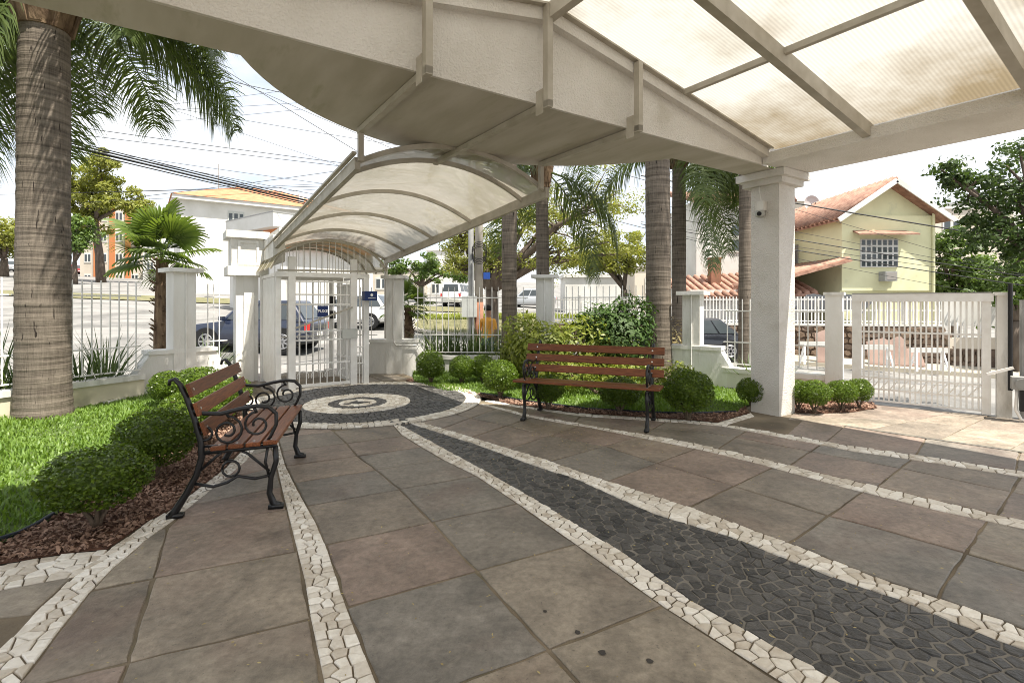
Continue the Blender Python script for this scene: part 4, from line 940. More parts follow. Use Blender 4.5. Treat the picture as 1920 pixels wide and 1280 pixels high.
def fence_pillar(x, y, rz, label, ztop=1.86, w=0.30, pipe=False):
    t = thing('fence_pillar', label, 'pillar', (x, y, 0), rz, 'stepped white fence pillars')
    b = MB().extr([(-0.60, -0.13, -0.1), (0.60, -0.13, -0.1), (0.60, -0.13, 0.33), (0.44, -0.13, 0.60), (-0.44, -0.13, 0.60), (-0.60, -0.13, 0.33)], (0, 0.26, 0)).build('stepped_base', M_WHITE, t)
    MB().b2((-0.46, -0.155, 0.602), (0.46, 0.155, 0.66)).build('base_coping', M_WHITE, b)
    MB().b2((-w / 2, -w / 2, -0.1), (w / 2, w / 2, ztop - 0.06)).build('shaft', M_WHITE, t)
    MB().b2((-w / 2 - 0.08, -w / 2 - 0.08, ztop - 0.06), (w / 2 + 0.08, w / 2 + 0.08, ztop)).build('cap', M_WHITE, t)
    MB().tube([(0.01, -w / 2 - 0.012, ztop - 0.06), (0.01, -w / 2 - 0.012, 0.05)] if not pipe else [(0.0, -w / 2 - 0.014, ztop - 0.06), (0.0, -w / 2 - 0.014, 0.62), (0.05, -w / 2 - 0.014, 0.55), (0.42, -w / 2 - 0.014, 0.55), (0.46, -w / 2 - 0.014, 0.48), (0.46, -w / 2 - 0.014, 0.03)], 0.012, 6).build('conduit', M_WMETAL, t)
fence_pillar(-4.99, 7.72, math.radians(52), 'white stepped fence pillar left of the gate pier, fan palm behind')
fence_pillar(-2.22, 9.72, math.radians(4), 'white stepped fence pillar right of the pedestrian gate with bent conduit', pipe=True)
fence_pillar(0.62, 9.58, math.radians(-12), 'white fence pillar behind yellow green shrub, palm above it')
fence_pillar(2.93, 8.28, math.radians(-34), 'white stepped fence pillar right of the lit palm trunk near square pillar', ztop=1.53, w=0.27)
def slim_post(x, y, rz, z, w, label, name='gate_post'):
    t = thing(name, label, 'post', (x, y, 0), rz); MB().b2((-w / 2, -w / 2, -0.05), (w / 2, w / 2, z - 0.04)).build('shaft', M_WHITE, t); MB().b2((-w / 2 - 0.02, -w / 2 - 0.02, z - 0.04), (w / 2 + 0.02, w / 2 + 0.02, z)).build('cap', M_WHITE, t); return t
slim_post(4.42, 7.02, math.radians(-38), 1.49, 0.20, 'white masonry post left of the driveway gate behind round bushes')

# ================================================================== DRIVEWAY GATE
gA, gB = Vector((4.56, 6.86)), Vector((5.63, 6.02)); gl = (gB - gA).length; grz = math.atan2((gB - gA).y, (gB - gA).x)
dg = thing('driveway_gate', 'wide white barred driveway gate with zigzag lower rail', 'gate', (gA.x, gA.y, 0), grz)
MB().b2((0, -0.05, 0.03), (0.10, 0.05, 1.36)).build('frame_post', M_WMETAL, dg); MB().b2((gl - 0.08, -0.04, 0.03), (gl, 0.04, 1.36)).build('frame_post', M_WMETAL, dg)
MB().b2((0, -0.06, 1.36), (gl + 0.02, 0.06, 1.46)).build('top_beam', M_WMETAL, dg); MB().b2((0.0, -0.065, 1.461), (gl, 0.065, 1.472)).build('top_flashing', M_GREY, dg)
for z in (0.06, 0.21, 0.36, 0.955): MB().b2((0.10, -0.014, z), (gl - 0.08, 0.014, z + 0.022)).build('rail', M_WMETAL, dg)
b0 = MB().b2((-0.009, -0.009, 0.08), (0.009, 0.009, 1.36)).build('bar', M_WMETAL, dg); nb = 22; b0.location = (0.10 + (gl - 0.18) * 0.5 / nb, 0, 0)
for i in range(1, nb): obj('bar', b0.data, dg, (0.10 + (gl - 0.18) * (i + 0.5) / nb, 0, 0))
zz = 12
for i in range(zz):
    a = 0.12 + (gl - 0.22) * i / zz; b = 0.12 + (gl - 0.22) * (i + 1) / zz
    MB().beam((a, -0.012, 0.232), (b, -0.012, 0.36), 0.012, 0.014).build('zigzag_bar', M_WMETAL, dg)
gp_ = slim_post(5.715, 5.95, grz, 1.47, 0.13, 'white post right of the driveway gate with motor pipes')
op = thing('gate_opener', 'grey gate motor with black pole and hanging pipe beside driveway gate', 'gate motor', (5.67, 5.80, 0), grz)
MB().tube([(-0.015, 0.03, 0.35), (-0.015, 0.03, 1.56)], 0.022, 10).build('pole', M_BLACK, op)
MB().tube([(0.11, 0.12, -0.05), (0.11, 0.12, 1.38)], 0.04, 10).build('rear_pipe', M_GREY, op)
MB().b2((-0.02, -0.13, 0.38), (0.20, 0.02, 0.52)).build('motor_housing', M_GREY, op); MB().disc((0.06, -0.14, 0.45), (0, 1, 0), 0.055, 0.03).build('motor_cap', M_GREY, op)
MB().b2((0.05, -0.10, 0.14), (0.17, 0.0, 0.38)).build('dark_box', M_BLACK, op)
MB().tube([(0.03, -0.06, 0.38), (0.02, -0.07, 0.15), (0.06, -0.08, 0.05), (0.14, -0.09, 0.03)], 0.016, 8).build('conduit', M_WMETAL, op, True)
MB().beam((-0.22, -0.1, 0.53), (0.0, -0.08, 0.62), 0.02, 0.03).build('lever', M_WMETAL, op)
dc = MB(); pj = resample(JF[2:5], 20)
for a, b in zip(pj[:-1], pj[1:]): dc.beam((a.x, a.y, 0.022), (b.x, b.y, 0.022), 0.05, 0.006)
tag(dc.build('drain_slot', M_AWNMETAL), 'dark rusty drain slot across the driveway slabs', 'drain')

# ================================================================== BENCHES
def bench(name, label, loc, rz, Ls, Lf):
    t = thing(name, label, 'bench', (loc[0], loc[1], 0.022), rz)
    def frame(x, sgn):
        f = MB(); yz = lambda pts: [(x, y, z) for y, z in pts]
        f.tube(yz([(-0.29, 0.012), (-0.25, 0.03), (-0.225, 0.10), (-0.235, 0.20), (-0.265, 0.30), (-0.262, 0.40)]), [0.024, 0.024, 0.019, 0.016, 0.017, 0.017], 7)
        f.tube(yz([(-0.225, 0.20), (-0.20, 0.30), (-0.215, 0.40)]), 0.009, 6)
        f.box((x, -0.265, 0.012), (0.045, 0.09, 0.024)); f.box((x, 0.31, 0.012), (0.045, 0.09, 0.024))
        f.tube(yz([(0.33, 0.012), (0.31, 0.04), (0.25, 0.14), (0.195, 0.25), (0.165, 0.36), (0.17, 0.46), (0.205, 0.60), (0.25, 0.74), (0.285, 0.82), (0.315, 0.855), (0.34, 0.845), (0.345, 0.815)]), [0.026, 0.024, 0.021, 0.02, 0.02, 0.019, 0.018, 0.017, 0.016, 0.014, 0.012, 0.010], 7)
        f.tube(yz([(-0.27, 0.405), (0.17, 0.385)]), 0.014, 6)
        f.tube(yz([(-0.23, 0.215), (-0.14, 0.20), (-0.04, 0.225), (0.02, 0.19), (0.10, 0.17), (0.21, 0.20)]), 0.010, 6)
        f.tube(yz([(0.0 + 0.05 * math.cos(a), 0.275 + 0.05 * math.sin(a)) for a in [2 * math.pi * k / 12 for k in range(13)]]), 0.008, 5)
        f.tube(yz([(-0.225, 0.24), (-0.10, 0.36), (-0.05, 0.39)]), 0.009, 5); f.tube(yz([(0.17, 0.28), (0.08, 0.36), (0.05, 0.385)]), 0.009, 5)
        o = f.build('end_frame', M_IRON, t, True)
        a = MB()
        a.tube(yz([(0.225, 0.66), (0.17, 0.635), (0.06, 0.625), (-0.05, 0.65), (-0.15, 0.665), (-0.22, 0.655), (-0.265, 0.61), (-0.265, 0.54), (-0.235, 0.47), (-0.21, 0.425)]), [0.014, 0.014, 0.014, 0.014, 0.014, 0.014, 0.013, 0.012, 0.011, 0.011], 7)
        def spiral(cy, cz, r, turns, a0, dir_=1, th=0.0085):
            n_ = int(14 * turns); a.tube(yz([(cy + r * (1 - 0.72 * k / n_) * math.cos(a0 + dir_ * 2 * math.pi * turns * k / n_), cz + r * (1 - 0.72 * k / n_) * math.sin(a0 + dir_ * 2 * math.pi * turns * k / n_)) for k in range(n_ + 1)]), th, 5)
        spiral(0.02, 0.515, 0.095, 1.6, math.pi / 2, 1); spiral(-0.155, 0.545, 0.085, 1.3, math.pi / 2, -1); spiral(0.15, 0.50, 0.06, 1.2, 0.3, 1)
        a.tube(yz([(0.02, 0.61), (0.02, 0.63)]), 0.01, 5); a.tube(yz([(-0.15, 0.62), (-0.13, 0.66)]), 0.01, 5); a.tube(yz([(-0.20, 0.425), (0.17, 0.425)]), 0.008, 5)
        a.build('armrest_scroll', M_IRON, o, True)
    for s in (-1, 1): frame(s * Lf / 2, s)
    def slat(y, z, w, th, tilt, nm):
        d = Vector((0, math.cos(tilt), math.sin(tilt))); nn = Vector((0, -math.sin(tilt), math.cos(tilt))); c = Vector((0, y, z))
        b = MB(); b.beam(c - Vector((Ls / 2, 0, 0)), c + Vector((Ls / 2, 0, 0)), w, th, up=nn)
        o = b.build(nm, M_WOOD, t); bv = o.modifiers.new('bevel', 'BEVEL'); bv.width = 0.004; bv.segments = 2
        bo = MB()
        for s in (-1, 1): bo.disc(c + Vector((s * Lf / 2, 0, 0)) + nn * (th / 2 + 0.001), nn, 0.009, 0.005, 8)
        bo.build('bolts', M_BOLT, o)
    for i, y in enumerate((-0.235, -0.135, -0.035, 0.065)): slat(y, 0.432 - 0.005 * i, 0.085, 0.026, -0.04, 'seat_slat')
    for y, z in ((0.145, 0.545), (0.182, 0.665), (0.222, 0.785)): slat(y, z, 0.085, 0.024, math.radians(-108) + math.pi, 'back_slat')
    return t
bench('park_bench', 'shorter wood and cast iron bench seen from the side at left bushes', (-1.93, 3.79), math.radians(105.1), 1.20, 1.12)
bench('park_bench', 'longer wooden slat bench with iron ends facing forward, middle right', (0.86, 5.78), math.radians(-22.3), 1.62, 1.36)

# ================================================================== BUSHES
bush_var = []
for k in range(4):
    g = np.random.default_rng(50 + k); p, nn = ball_points(5000, g, 0.08, 0.15); keep = p[:, 2] > -0.86; p, nn = p[keep], nn[keep]
    bush_var.append(leaves(p, nn, 0.100, 0.060, 60 + k, M_BOX, 'boxwood_foliage', up=0.3, jit=1.0))
core_me = MB().lathe([(0.02, -0.58), (0.38, -0.50), (0.58, -0.30), (0.66, 0.0), (0.58, 0.34), (0.34, 0.56), (0.02, 0.66)], 14).build('core_tmp', M_BOX).data
bpy.data.objects.remove(bpy.data.objects['core_tmp'])
def stem_mesh():
    b = MB(); r = random.Random(9)
    for i in range(6):
        a = i * 1.05 + r.uniform(-0.3, 0.3); b.tube([(0.03 * math.cos(a), 0.03 * math.sin(a), -0.02), (0.10 * math.cos(a), 0.10 * math.sin(a), 0.25), (0.45 * math.cos(a), 0.45 * math.sin(a), 0.75)], [0.075, 0.055, 0.02], 6)
    o = b.build('stem_tmp', M_TWIG, None, True); me = o.data; bpy.data.objects.remove(o); return me
STEM = stem_mesh()
def bush(px, py, w, h, label, k, group, gap=0.10, sy=None):
    p = G(px, py); t = thing('clipped_bush', label, 'bush', (p.x, p.y, 0.02), rng.uniform(0, 6.28), group)
    w *= 0.90; h *= 0.95; hz = (h - gap) / 2 / 0.95
    f = obj('foliage', bush_var[k % 4], t, (0, 0, gap + (h - gap) / 2), 0, (w / 2, (sy or w) / 2, hz)); obj('inner_growth', core_me, f, (0, 0, 0))
    obj('stem', STEM, t, (0, 0, 0), 0, (w * 0.45, w * 0.45, h * 0.55))
gl_, gr_, gg_ = 'clipped bushes behind the short bench', 'clipped bushes along the right border', 'clipped bushes beside the driveway gate'
bush(181, 998, 0.62, 0.50, 'nearest rounded boxwood bush at bottom left with bare stems showing', 0, gl_, 0.13)
bush(290, 903, 0.62, 0.55, 'rounded boxwood bush second from the front at left, beside bench leg', 1, gl_)
bush(356, 842, 0.58, 0.55, 'boxwood bush third from the front, behind left bench backrest', 2, gl_)
bush(408, 806, 0.60, 0.55, 'boxwood bush fourth from the front, seen through left bench back', 3, gl_)
bush(372, 772, 0.70, 0.56, 'low boxwood bush in front of left stepped pillar', 0, gl_)
bush(313, 770, 0.46, 0.50, 'small dark boxwood at end of cream wall beside left stepped pillar', 1, gl_)
bush(425, 786, 0.62, 0.50, 'boxwood bush farthest along the left row toward the gate pier', 2, gl_)
bush(806, 706, 0.55, 0.48, 'rear rounded bush against fence right of the gate cage', 2, gr_)
bush(808, 722, 0.52, 0.50, 'leftmost front round bush of the right border, next to the circle', 3, gr_)
bush(866, 724, 0.48, 0.50, 'round bush second in the right border, dark stem below', 0, gr_)
bush(905, 722, 0.46, 0.50, 'bright bush tucked behind two round ones in right border', 1, gr_)
bush(938, 750, 0.56, 0.56, 'large round bush just left of the long bench', 2, gr_)
bush(1028, 772, 0.46, 0.46, 'round bush behind left half of the long bench', 3, gr_)
bush(1162, 779, 0.58, 0.46, 'round bush behind right half of the long bench', 0, gr_)
bush(1290, 791, 0.64, 0.60, 'big dark round bush between long bench and square pillar', 1, gr_)
bush(1411, 772, 0.42, 0.42, 'small round bush half hidden left of the square pillar', 2, gg_)
bush(1497, 774, 0.36, 0.40, 'dark bush half hidden right of the square pillar', 3, gg_)
bush(1527, 778, 0.43, 0.42, 'bright sunlit round bush nearest the square pillar on its right', 0, gg_)
bush(1578, 774, 0.40, 0.40, 'bright sunlit round bush in the middle beside driveway gate', 1, gg_)
bush(1611, 770, 0.34, 0.40, 'last round bush touching the driveway gate', 2, gg_)

# ================================================================== LOOSE SHRUBS
def shrub(x, y, lobes, N, L, m, label, seed, stems=5, z0=0.0):
    g = np.random.default_rng(seed); t = thing('leafy_shrub', label, 'shrub', (x, y, z0)); pts = []; nn = []
    for cx, cy, cz, rx, ry, rz_ in lobes:
        n = int(N * rx * ry * rz_ / sum(l[3] * l[4] * l[5] for l in lobes)); d = g.normal(0, 1, (n, 3)); d /= np.linalg.norm(d, axis=1, keepdims=True)
        r = g.uniform(0.35, 1.0, (n, 1)) ** 0.5 * (1 + 0.18 * np.sin(d[:, :1] * 5 + cx * 9) * np.cos(d[:, 1:2] * 6)); pts.append(d * r * [rx, ry, rz_] + [cx, cy, cz]); nn.append(d)
    obj('foliage', leaves(np.concatenate(pts), np.concatenate(nn), L, L * 0.42, seed, m, up=0.5, jit=0.6), t)
    b = MB(); r = random.Random(seed)
    for i in range(stems):
        l = lobes[i % len(lobes)]; b.tube([(r.uniform(-0.1, 0.1), r.uniform(-0.1, 0.1), 0), (l[0] * 0.5, l[1] * 0.5, l[2] * 0.5), (l[0] + r.uniform(-.2, .2), l[1] + r.uniform(-.2, .2), l[2] + l[5] * 0.6)], [0.022, 0.016, 0.006], 6)
    b.build('stem', M_TWIG, t)
shrub(0.72, 7.85, [(-0.25, 0, 0.62, 0.55, 0.5, 0.45), (0.35, 0.1, 0.70, 0.6, 0.5, 0.48), (-0.55, 0.2, 0.85, 0.35, 0.4, 0.35), (0.9, 0.1, 0.5, 0.4, 0.4, 0.4)], 5200, 0.085, M_SHRUBY, 'yellow green variegated shrub behind left half of the long bench', 71, 8)
shrub(1.62, 8.0, [(0, 0, 0.75, 0.60, 0.5, 0.60), (0.25, 0.1, 1.10, 0.42, 0.4, 0.38), (-0.3, 0.1, 1.0, 0.35, 0.35, 0.35)], 4600, 0.085, M_SHRUBD, 'taller dark green shrub behind the middle of the long bench', 72, 8)
shrub(2.9, 9.6, [(0, 0, 0.7, 0.5, 0.4, 0.6)], 900, 0.07, M_LEAFLITTER, 'dry brownish shrub outside fence right of lit palm trunk', 73, 7, tz(2.9, 9.6))
shrub(0.05, 8.5, [(0, 0, 0.45, 0.35, 0.3, 0.40)], 1300, 0.075, M_SHRUBY, 'small light shrub at the foot of the slender palm', 74, 5)
shrub(1.35, 7.3, [(-0.6, 0, 0.33, 0.5, 0.3, 0.26), (0.3, 0, 0.30, 0.6, 0.3, 0.24), (1.0, 0.0, 0.28, 0.3, 0.3, 0.24)], 3000, 0.06, M_SHRUBY, 'low pale leafy hedge directly behind the long bench backrest', 75, 8)

# ================================================================== PALMS
def frond_mesh(seed, Lf, a0, a1, nl, Ll, m=M_PALM, wl_=0.03):
    r = random.Random(seed); V = []; Q = []; K = 26; pts = []; p = Vector((0, 0, 0))
    for i in range(K + 1):
        t = i / K; ang = a0 + (a1 - a0) * t ** 1.25; pts.append((p.copy(), Vector((math.cos(ang), 0, math.sin(ang))))); p += Vector((math.cos(ang), 0, math.sin(ang))) * Lf / K
    for i in range(K):                               # rachis
        w = 0.022 * (1 - 0.8 * i / K); w2 = 0.022 * (1 - 0.8 * (i + 1) / K); a, b = pts[i][0], pts[i + 1][0]; k = len(V)
        V += [a + Vector((0, -w, 0)), a + Vector((0, w, 0)), b + Vector((0, w2, 0)), b + Vector((0, -w2, 0)), a + Vector((0, 0, -w)), a + Vector((0, 0, w)), b + Vector((0, 0, w2)), b + Vector((0, 0, -w2))]
        Q += [(k, k + 1, k + 2, k + 3), (k + 4, k + 5, k + 6, k + 7)]
    for j in range(nl):
        t = 0.10 + 0.90 * j / nl; x = t * K; i = min(K - 1, int(x)); f = x - i; o = pts[i][0].lerp(pts[i + 1][0], f); d = pts[i][1]
        L = Ll * (0.45 + 0.9 * math.sin(math.pi * min(1, 0.12 + 0.88 * t)) ** 0.7) * r.uniform(0.8, 1.15)
        for s in (-1, 1):
            up_ = r.uniform(-0.55, 0.65); dirv = (Vector((0, s, 0)) + d * r.uniform(0.35, 0.8) + Vector((0, 0, up_))).normalized(); q = o.copy(); k = len(V); wv = d.cross(dirv); wv = d * wl_ * 0.5
            for g in range(4):
                ww = (0.6, 1.0, 0.75, 0.1)[g]; V += [q - wv * ww, q + wv * ww]
                q = q + dirv * (L / 3); dirv = (dirv + Vector((0, 0, -0.62 - 0.15 * g))).normalized()
            Q += [(k, k + 1, k + 3, k + 2), (k + 2, k + 3, k + 5, k + 4), (k + 4, k + 5, k + 7, k + 6)]
    return np_mesh('frond', V, Q, m)
FR = [frond_mesh(100 + i, 2.7 + 0.2 * (i % 3), math.radians(58 - 16 * i), math.radians(-76 - 4 * i), 150, 0.62, M_PALM, 0.024) for i in range(5)]
FH = [frond_mesh(130 + i, 2.3 + 0.15 * i, math.radians(-20 - 22 * i), math.radians(-93), 130, 0.62, M_PALM, 0.026) for i in range(3)]
FD = [frond_mesh(120 + i, 2.3, math.radians(15 - 15 * i), math.radians(-88), 140, 0.62, M_PALM, 0.024) for i in range(3)]
def palm(x, y, rad, H, label, flare=1.25, lean=(0, 0), fr=14, seed=0, azs=None, sc=1.0, z0=0.0, hang=()):
    r = random.Random(seed); t = thing('palm_tree', label, 'palm', (x, y, z0)); b = MB(); n = int(H / 0.035); pts = []; rr = []
    for i in range(n + 1):
        z = H * i / n; q = z / H; k = 1 + (flare - 1) * math.exp(-z / 0.30); k *= 1 - 0.10 * q; ring = ((z + 0.03 * math.sin(z * 7.3 + seed)) / 0.105) % 1.0
        k *= 1 + 0.022 * (1 if ring < 0.22 else 0) + r.uniform(-0.006, 0.006) + 0.010 * math.sin(z * 3.1 + seed); pts.append((lean[0] * q * q, lean[1] * q * q, z - 0.05)); rr.append(rad * k)
    tr = b.tube(pts, rr, 20).build('trunk', M_PTRUNK, t, True)
    top = Vector((lean[0], lean[1], H - 0.05)); bt = MB(); bt.lathe([(rad * 0.98, -0.25), (rad * 1.2, 0.0), (rad * 1.3, 0.25), (rad * 0.9, 0.6), (rad * 0.3, 0.9)], 14)
    for i in range(16):
        a = i * 0.39 + r.uniform(-.1, .1); bt.beam((rad * 0.95 * math.cos(a), rad * 0.95 * math.sin(a), -0.22 + r.uniform(-.05, .1)), (rad * 1.5 * math.cos(a), rad * 1.5 * math.sin(a), 0.22 + r.uniform(0, .2)), 0.10, 0.03)
    o = bt.build('crown_base', M_FIBRE, t); o.location = top
    for i in range(fr):
        az = azs[i] if azs and i < len(azs) else i * 2.399 + r.uniform(-0.3, 0.3)
        me = FR[i % 5] if i % 3 else FD[(i // 3) % 3]
        f = obj('frond', me, t, (top.x + rad * math.cos(az), top.y + rad * math.sin(az), top.z + 0.15 + r.uniform(0, 0.35)), az, sc * r.uniform(0.9, 1.1))
    for i, az in enumerate(hang): obj('frond', FH[i % 3], t, (top.x + rad * math.cos(az), top.y + rad * math.sin(az), top.z + 0.1), az, sc * r.uniform(0.9, 1.1))
    return t
palm(-5.42, 5.92, 0.255, 4.78, 'big thick grey palm trunk at far left with drooping fronds', 1.12, (0.02, 0), 22, 3, azs=[-0.25, 0.35, 0.05, 0.75, 2.9, 3.5, 2.4, 3.8, 0.9, 1.6, 1.2, 0.15, -0.42, 2.0, 2.2, 3.1, 0.45, -0.1, 0.25, 0.6, 3.2, 2.7], hang=(3.6, 2.9, 4.4), sc=0.86)
palm(2.42, 8.45, 0.205, 7.6, 'tall palm trunk lit on its right side behind long bench', 1.45, (-0.09, 0), 12, 5)
palm(-0.05, 9.0, 0.135, 7.8, 'slender ringed palm trunk behind left end of the long bench', 1.15, (0.02, 0), 12, 6)
palm(0.69, 11.2, 0.150, 4.15 - tz(0.69, 11.2), 'shorter palm outside fence above the fence pillar, hanging fronds', 1.2, (-0.05, 0), 6, 7, z0=tz(0.69, 11.2), azs=[2.5, 3.3, 1.6, 4.0, 2.0, 1.0], hang=(-0.2, 0.35))
palm(3.62, 11.1, 0.155, 4.55 - tz(3.62, 11.1), 'palm behind the lit trunk with long hanging fronds', 1.15, (0.0, 0), 9, 8, z0=tz(3.6, 11.1), azs=[-0.3, 0.2, 0.6, 5.4, 4.6, 1.6, 2.8], hang=(-0.2, 0.25, -0.9, 0.0))
palm(3.98, 8.75, 0.105, 7.6, 'thin palm trunk directly left of the square pillar', 1.5, (0.05, 0), 10, 9)

# fan palm and small palm outside the fence
def fan_leaf(seed, R, m=M_FAN):
    r = random.Random(seed); V = []; Q = []; pl = 0.75 * R
    V += [Vector((0, -0.012, 0)), Vector((0, 0.012, 0)), Vector((pl, 0.010, 0.05)), Vector((pl, -0.010, 0.05))]; Q.append((0, 1, 2, 3)); n = 34; c = Vector((pl, 0, 0.05))
    for i in range(n):
        a = math.radians(-125 + 250 * i / (n - 1)); L = R * (0.72 + 0.28 * math.cos(a * 0.6)) * r.uniform(0.92, 1.05); d = Vector((math.cos(a), math.sin(a), 0)); s = Vector((-math.sin(a), math.cos(a), 0)); k = len(V)
        for f, w, dz in ((0.05, 0.006, 0), (0.55, 0.030, 0.03), (0.82, 0.018, -0.02), (1.0, 0.003, -0.10 - 0.10 * r.random())):
            V += [c + d * L * f - s * w * R / 0.6 + Vector((0, 0, dz * R + 0.012)), c + d * L * f + s * w * R / 0.6 + Vector((0, 0, dz * R - 0.006))]
        Q += [(k, k + 1, k + 3, k + 2), (k + 2, k + 3, k + 5, k + 4), (k + 4, k + 5, k + 7, k + 6)]
    return np_mesh('fan_leaf', V, Q, m)
FL = [fan_leaf(140 + i, 0.62) for i in range(3)]
def fan_palm(x, y, H, label, seed, n=20, sc=1.0, rad=0.11):
    z0 = tz(x, y); r = random.Random(seed); t = thing('fan_palm', label, 'palm', (x, y, z0)); b = MB()
    b.tube([(0, 0, -0.1), (0.02, 0, H * 0.5), (0.0, 0, H)], [rad, rad * 1.15, rad * 0.7], 12)
    for i in range(150):
        a = r.uniform(0, 6.28); z = r.uniform(0.1, H); b.beam((rad * math.cos(a), rad * math.sin(a), z), ((rad + 0.07) * math.cos(a), (rad + 0.07) * math.sin(a), z + 0.06), 0.035, 0.012)
    b.build('trunk', M_FIBRE, t)
    for i in range(n):
        az = i * 2.399 + r.uniform(-0.2, 0.2); el = math.radians(75 - 112 * i / n + r.uniform(-8, 8))
        o = obj('fan_leaf', FL[i % 3], t, (0, 0, H - 0.05 + 0.15 * (1 - i / n)), 0, sc * r.uniform(0.85, 1.1)); o.rotation_euler = (r.uniform(-0.3, 0.3), -el, az)
    return t
fpos = P(304, 560, 9.3); fan_palm(fpos.x, fpos.y, 2.12 - tz(fpos.x, fpos.y), 'bright green fan palm with shaggy trunk behind the left fence', 31, 15, 0.92, 0.13)
fp2 = P(765, 560, 11.4); fan_palm(fp2.x, fp2.y, 1.25 - tz(fp2.x, fp2.y), 'small palm with arching leaves outside fence right of the gate cage', 32, 14, 0.60, 0.10)

# strap-leaved plants along the fence
def strap_mesh(seed, n=80, H=1.05):
    r = random.Random(seed); V = []; Q = []
    for i in range(n):
        a = r.uniform(0, 6.28); L = H * r.uniform(0.6, 1.15); out = r.uniform(0.15, 0.75); d = Vector((math.cos(a), math.sin(a), 0)); s = Vector((-d.y, d.x, 0)) * 0.012; o = d * r.uniform(0, 0.10); k = len(V)
        for g in range(5):
            f = g / 4; q = o + d * (out * L * f ** 1.5) + Vector((0, 0, L * (f - 0.42 * out * f ** 2.6))); w = (0.9, 1.0, 0.9, 0.6, 0.08)[g]; V += [q - s * w, q + s * w]
        Q += [(k + 2 * g, k + 2 * g + 1, k + 2 * g + 3, k + 2 * g + 2) for g in range(4)]
    return np_mesh('strap_leaves', V, Q, M_STRAP)
ST = [strap_mesh(160 + i) for i in range(3)]
def straps(A, B, n, label, off, h=1.0, seed=0):
    r = random.Random(seed); A, B = Vector(A), Vector(B); nrm = Vector((-(B - A).y, (B - A).x)).normalized()
    for i in range(n):
        p = A.lerp(B, (i + 0.5) / n) + nrm * (off + r.uniform(-0.12, 0.12)); t = thing('strap_leaf_plant', label, 'plant', (p.x, p.y, tz(p.x, p.y)), r.uniform(0, 6.28), label)
        obj('leaves', ST[i % 3], t, (0, 0, 0), 0, (1, 1, h * r.uniform(0.85, 1.15)))
        b = MB().lathe([(0.06, -0.05), (0.07, 0.05), (0.03, 0.14)], 8).build('root_crown', M_STRAP, t)
straps((-6.4, 4.4), (-5.3, 7.1), 10, 'clump of long strap leaves outside the left barred fence', 0.35, 1.05, 1)
straps((-1.75, 9.8), (0.15, 9.7), 9, 'clump of long strap leaves outside the fence right of the gate cage', 0.35, 1.0, 2)
straps((-4.78, 8.15), (-4.66, 8.4), 2, 'grassy clump between left stepped pillar and gate pier', 0.32, 0.9, 3)
straps((3.5, 7.9), (3.9, 7.55), 2, 'thin grassy clump by fence left of the square pillar', 0.28, 0.65, 4)

# ================================================================== TREES
def tree(x, y, H, label, seed, m, crown, N, L, trunk_r=0.2, lean=(0, 0), fork=0.45, nb=7, name='broadleaf_tree', z0=None, sub=3, droop=0.0, spread=0.55):
    """crown = list of ellipsoids (dx, dy, dz, rx, ry, rz) relative to the foot"""
    z0 = tz(x, y) if z0 is None else z0; r = random.Random(seed); g = np.random.default_rng(seed); t = thing(name, label, 'tree', (x, y, z0)); b = MB()
    f = Vector((lean[0] * fork, lean[1] * fork, H * fork)); b.tube([(0, 0, -0.3), (lean[0] * 0.15, lean[1] * 0.15, H * fork * 0.45), f], [trunk_r * 1.25, trunk_r, trunk_r * 0.8], 10)
    tips = []; lim = MB()
    for i in range(nb):
        c = crown[i % len(crown)]; e = Vector((c[0] + r.uniform(-.6, .6) * c[3], c[1] + r.uniform(-.6, .6) * c[4], c[2] + r.uniform(-.5, .5) * c[5])); mid = f.lerp(e, 0.5) + Vector((r.uniform(-.1, .1), r.uniform(-.1, .1), 0.10)) * (e - f).length
        lim.tube([f, f.lerp(mid, 0.55) + Vector((0, 0, 0.03)), mid, e], [trunk_r * 0.55, trunk_r * 0.42, trunk_r * 0.3, trunk_r * 0.10], 7); tips += [mid.lerp(e, 0.4), e]
        for k in range(sub):
            s = mid.lerp(e, r.uniform(0, 0.8)); d = Vector((r.uniform(-1, 1), r.uniform(-1, 1), r.uniform(-0.5, 0.8))).normalized() * (c[3] + c[5]) * 0.5 * r.uniform(0.5, 1.0); q = s + d * 0.5 + Vector((0, 0, 0.06)); lim.tube([s, q, s + d], [trunk_r * 0.16, trunk_r * 0.10, trunk_r * 0.03], 5); tips.append(s + d)
    tr = b.build('trunk', M_BARK, t, True); lim.build('limbs', M_BARK, tr, True)
    cl = []; 
    for c in crown:
        nc = max(5, int(26 * c[3] * c[4] * c[5] / max(0.2, sum(q[3] * q[4] * q[5] for q in crown) ) ) + 5)
        for _ in range(nc):
            d = g.normal(0, 1, 3); d /= np.linalg.norm(d); k = g.uniform(0.45, 1.0); cl.append((np.array(c[:3]) + d * k * np.array(c[3:]), np.mean(c[3:]) * g.uniform(0.22, 0.42)))
    cl += [(np.array(p), np.mean(crown[0][3:]) * 0.3) for p in tips]
    per = N // len(cl); pts = []; nn = []
    for c, rad in cl:
        d = g.normal(0, 1, (per, 3)); d /= np.linalg.norm(d, axis=1, keepdims=True); q = d * rad * g.uniform(0.25, 1.0, (per, 1)) ** 0.6 * np.array([1.15, 1.15, 0.75]); q[:, 2] -= droop * np.abs(q[:, 0]); pts.append(c + q); nn.append(d)
    obj('crown', leaves(np.concatenate(pts), np.concatenate(nn), L, L * 0.5, seed, m, 'crown', up=0.6, jit=0.6), t)
    return t
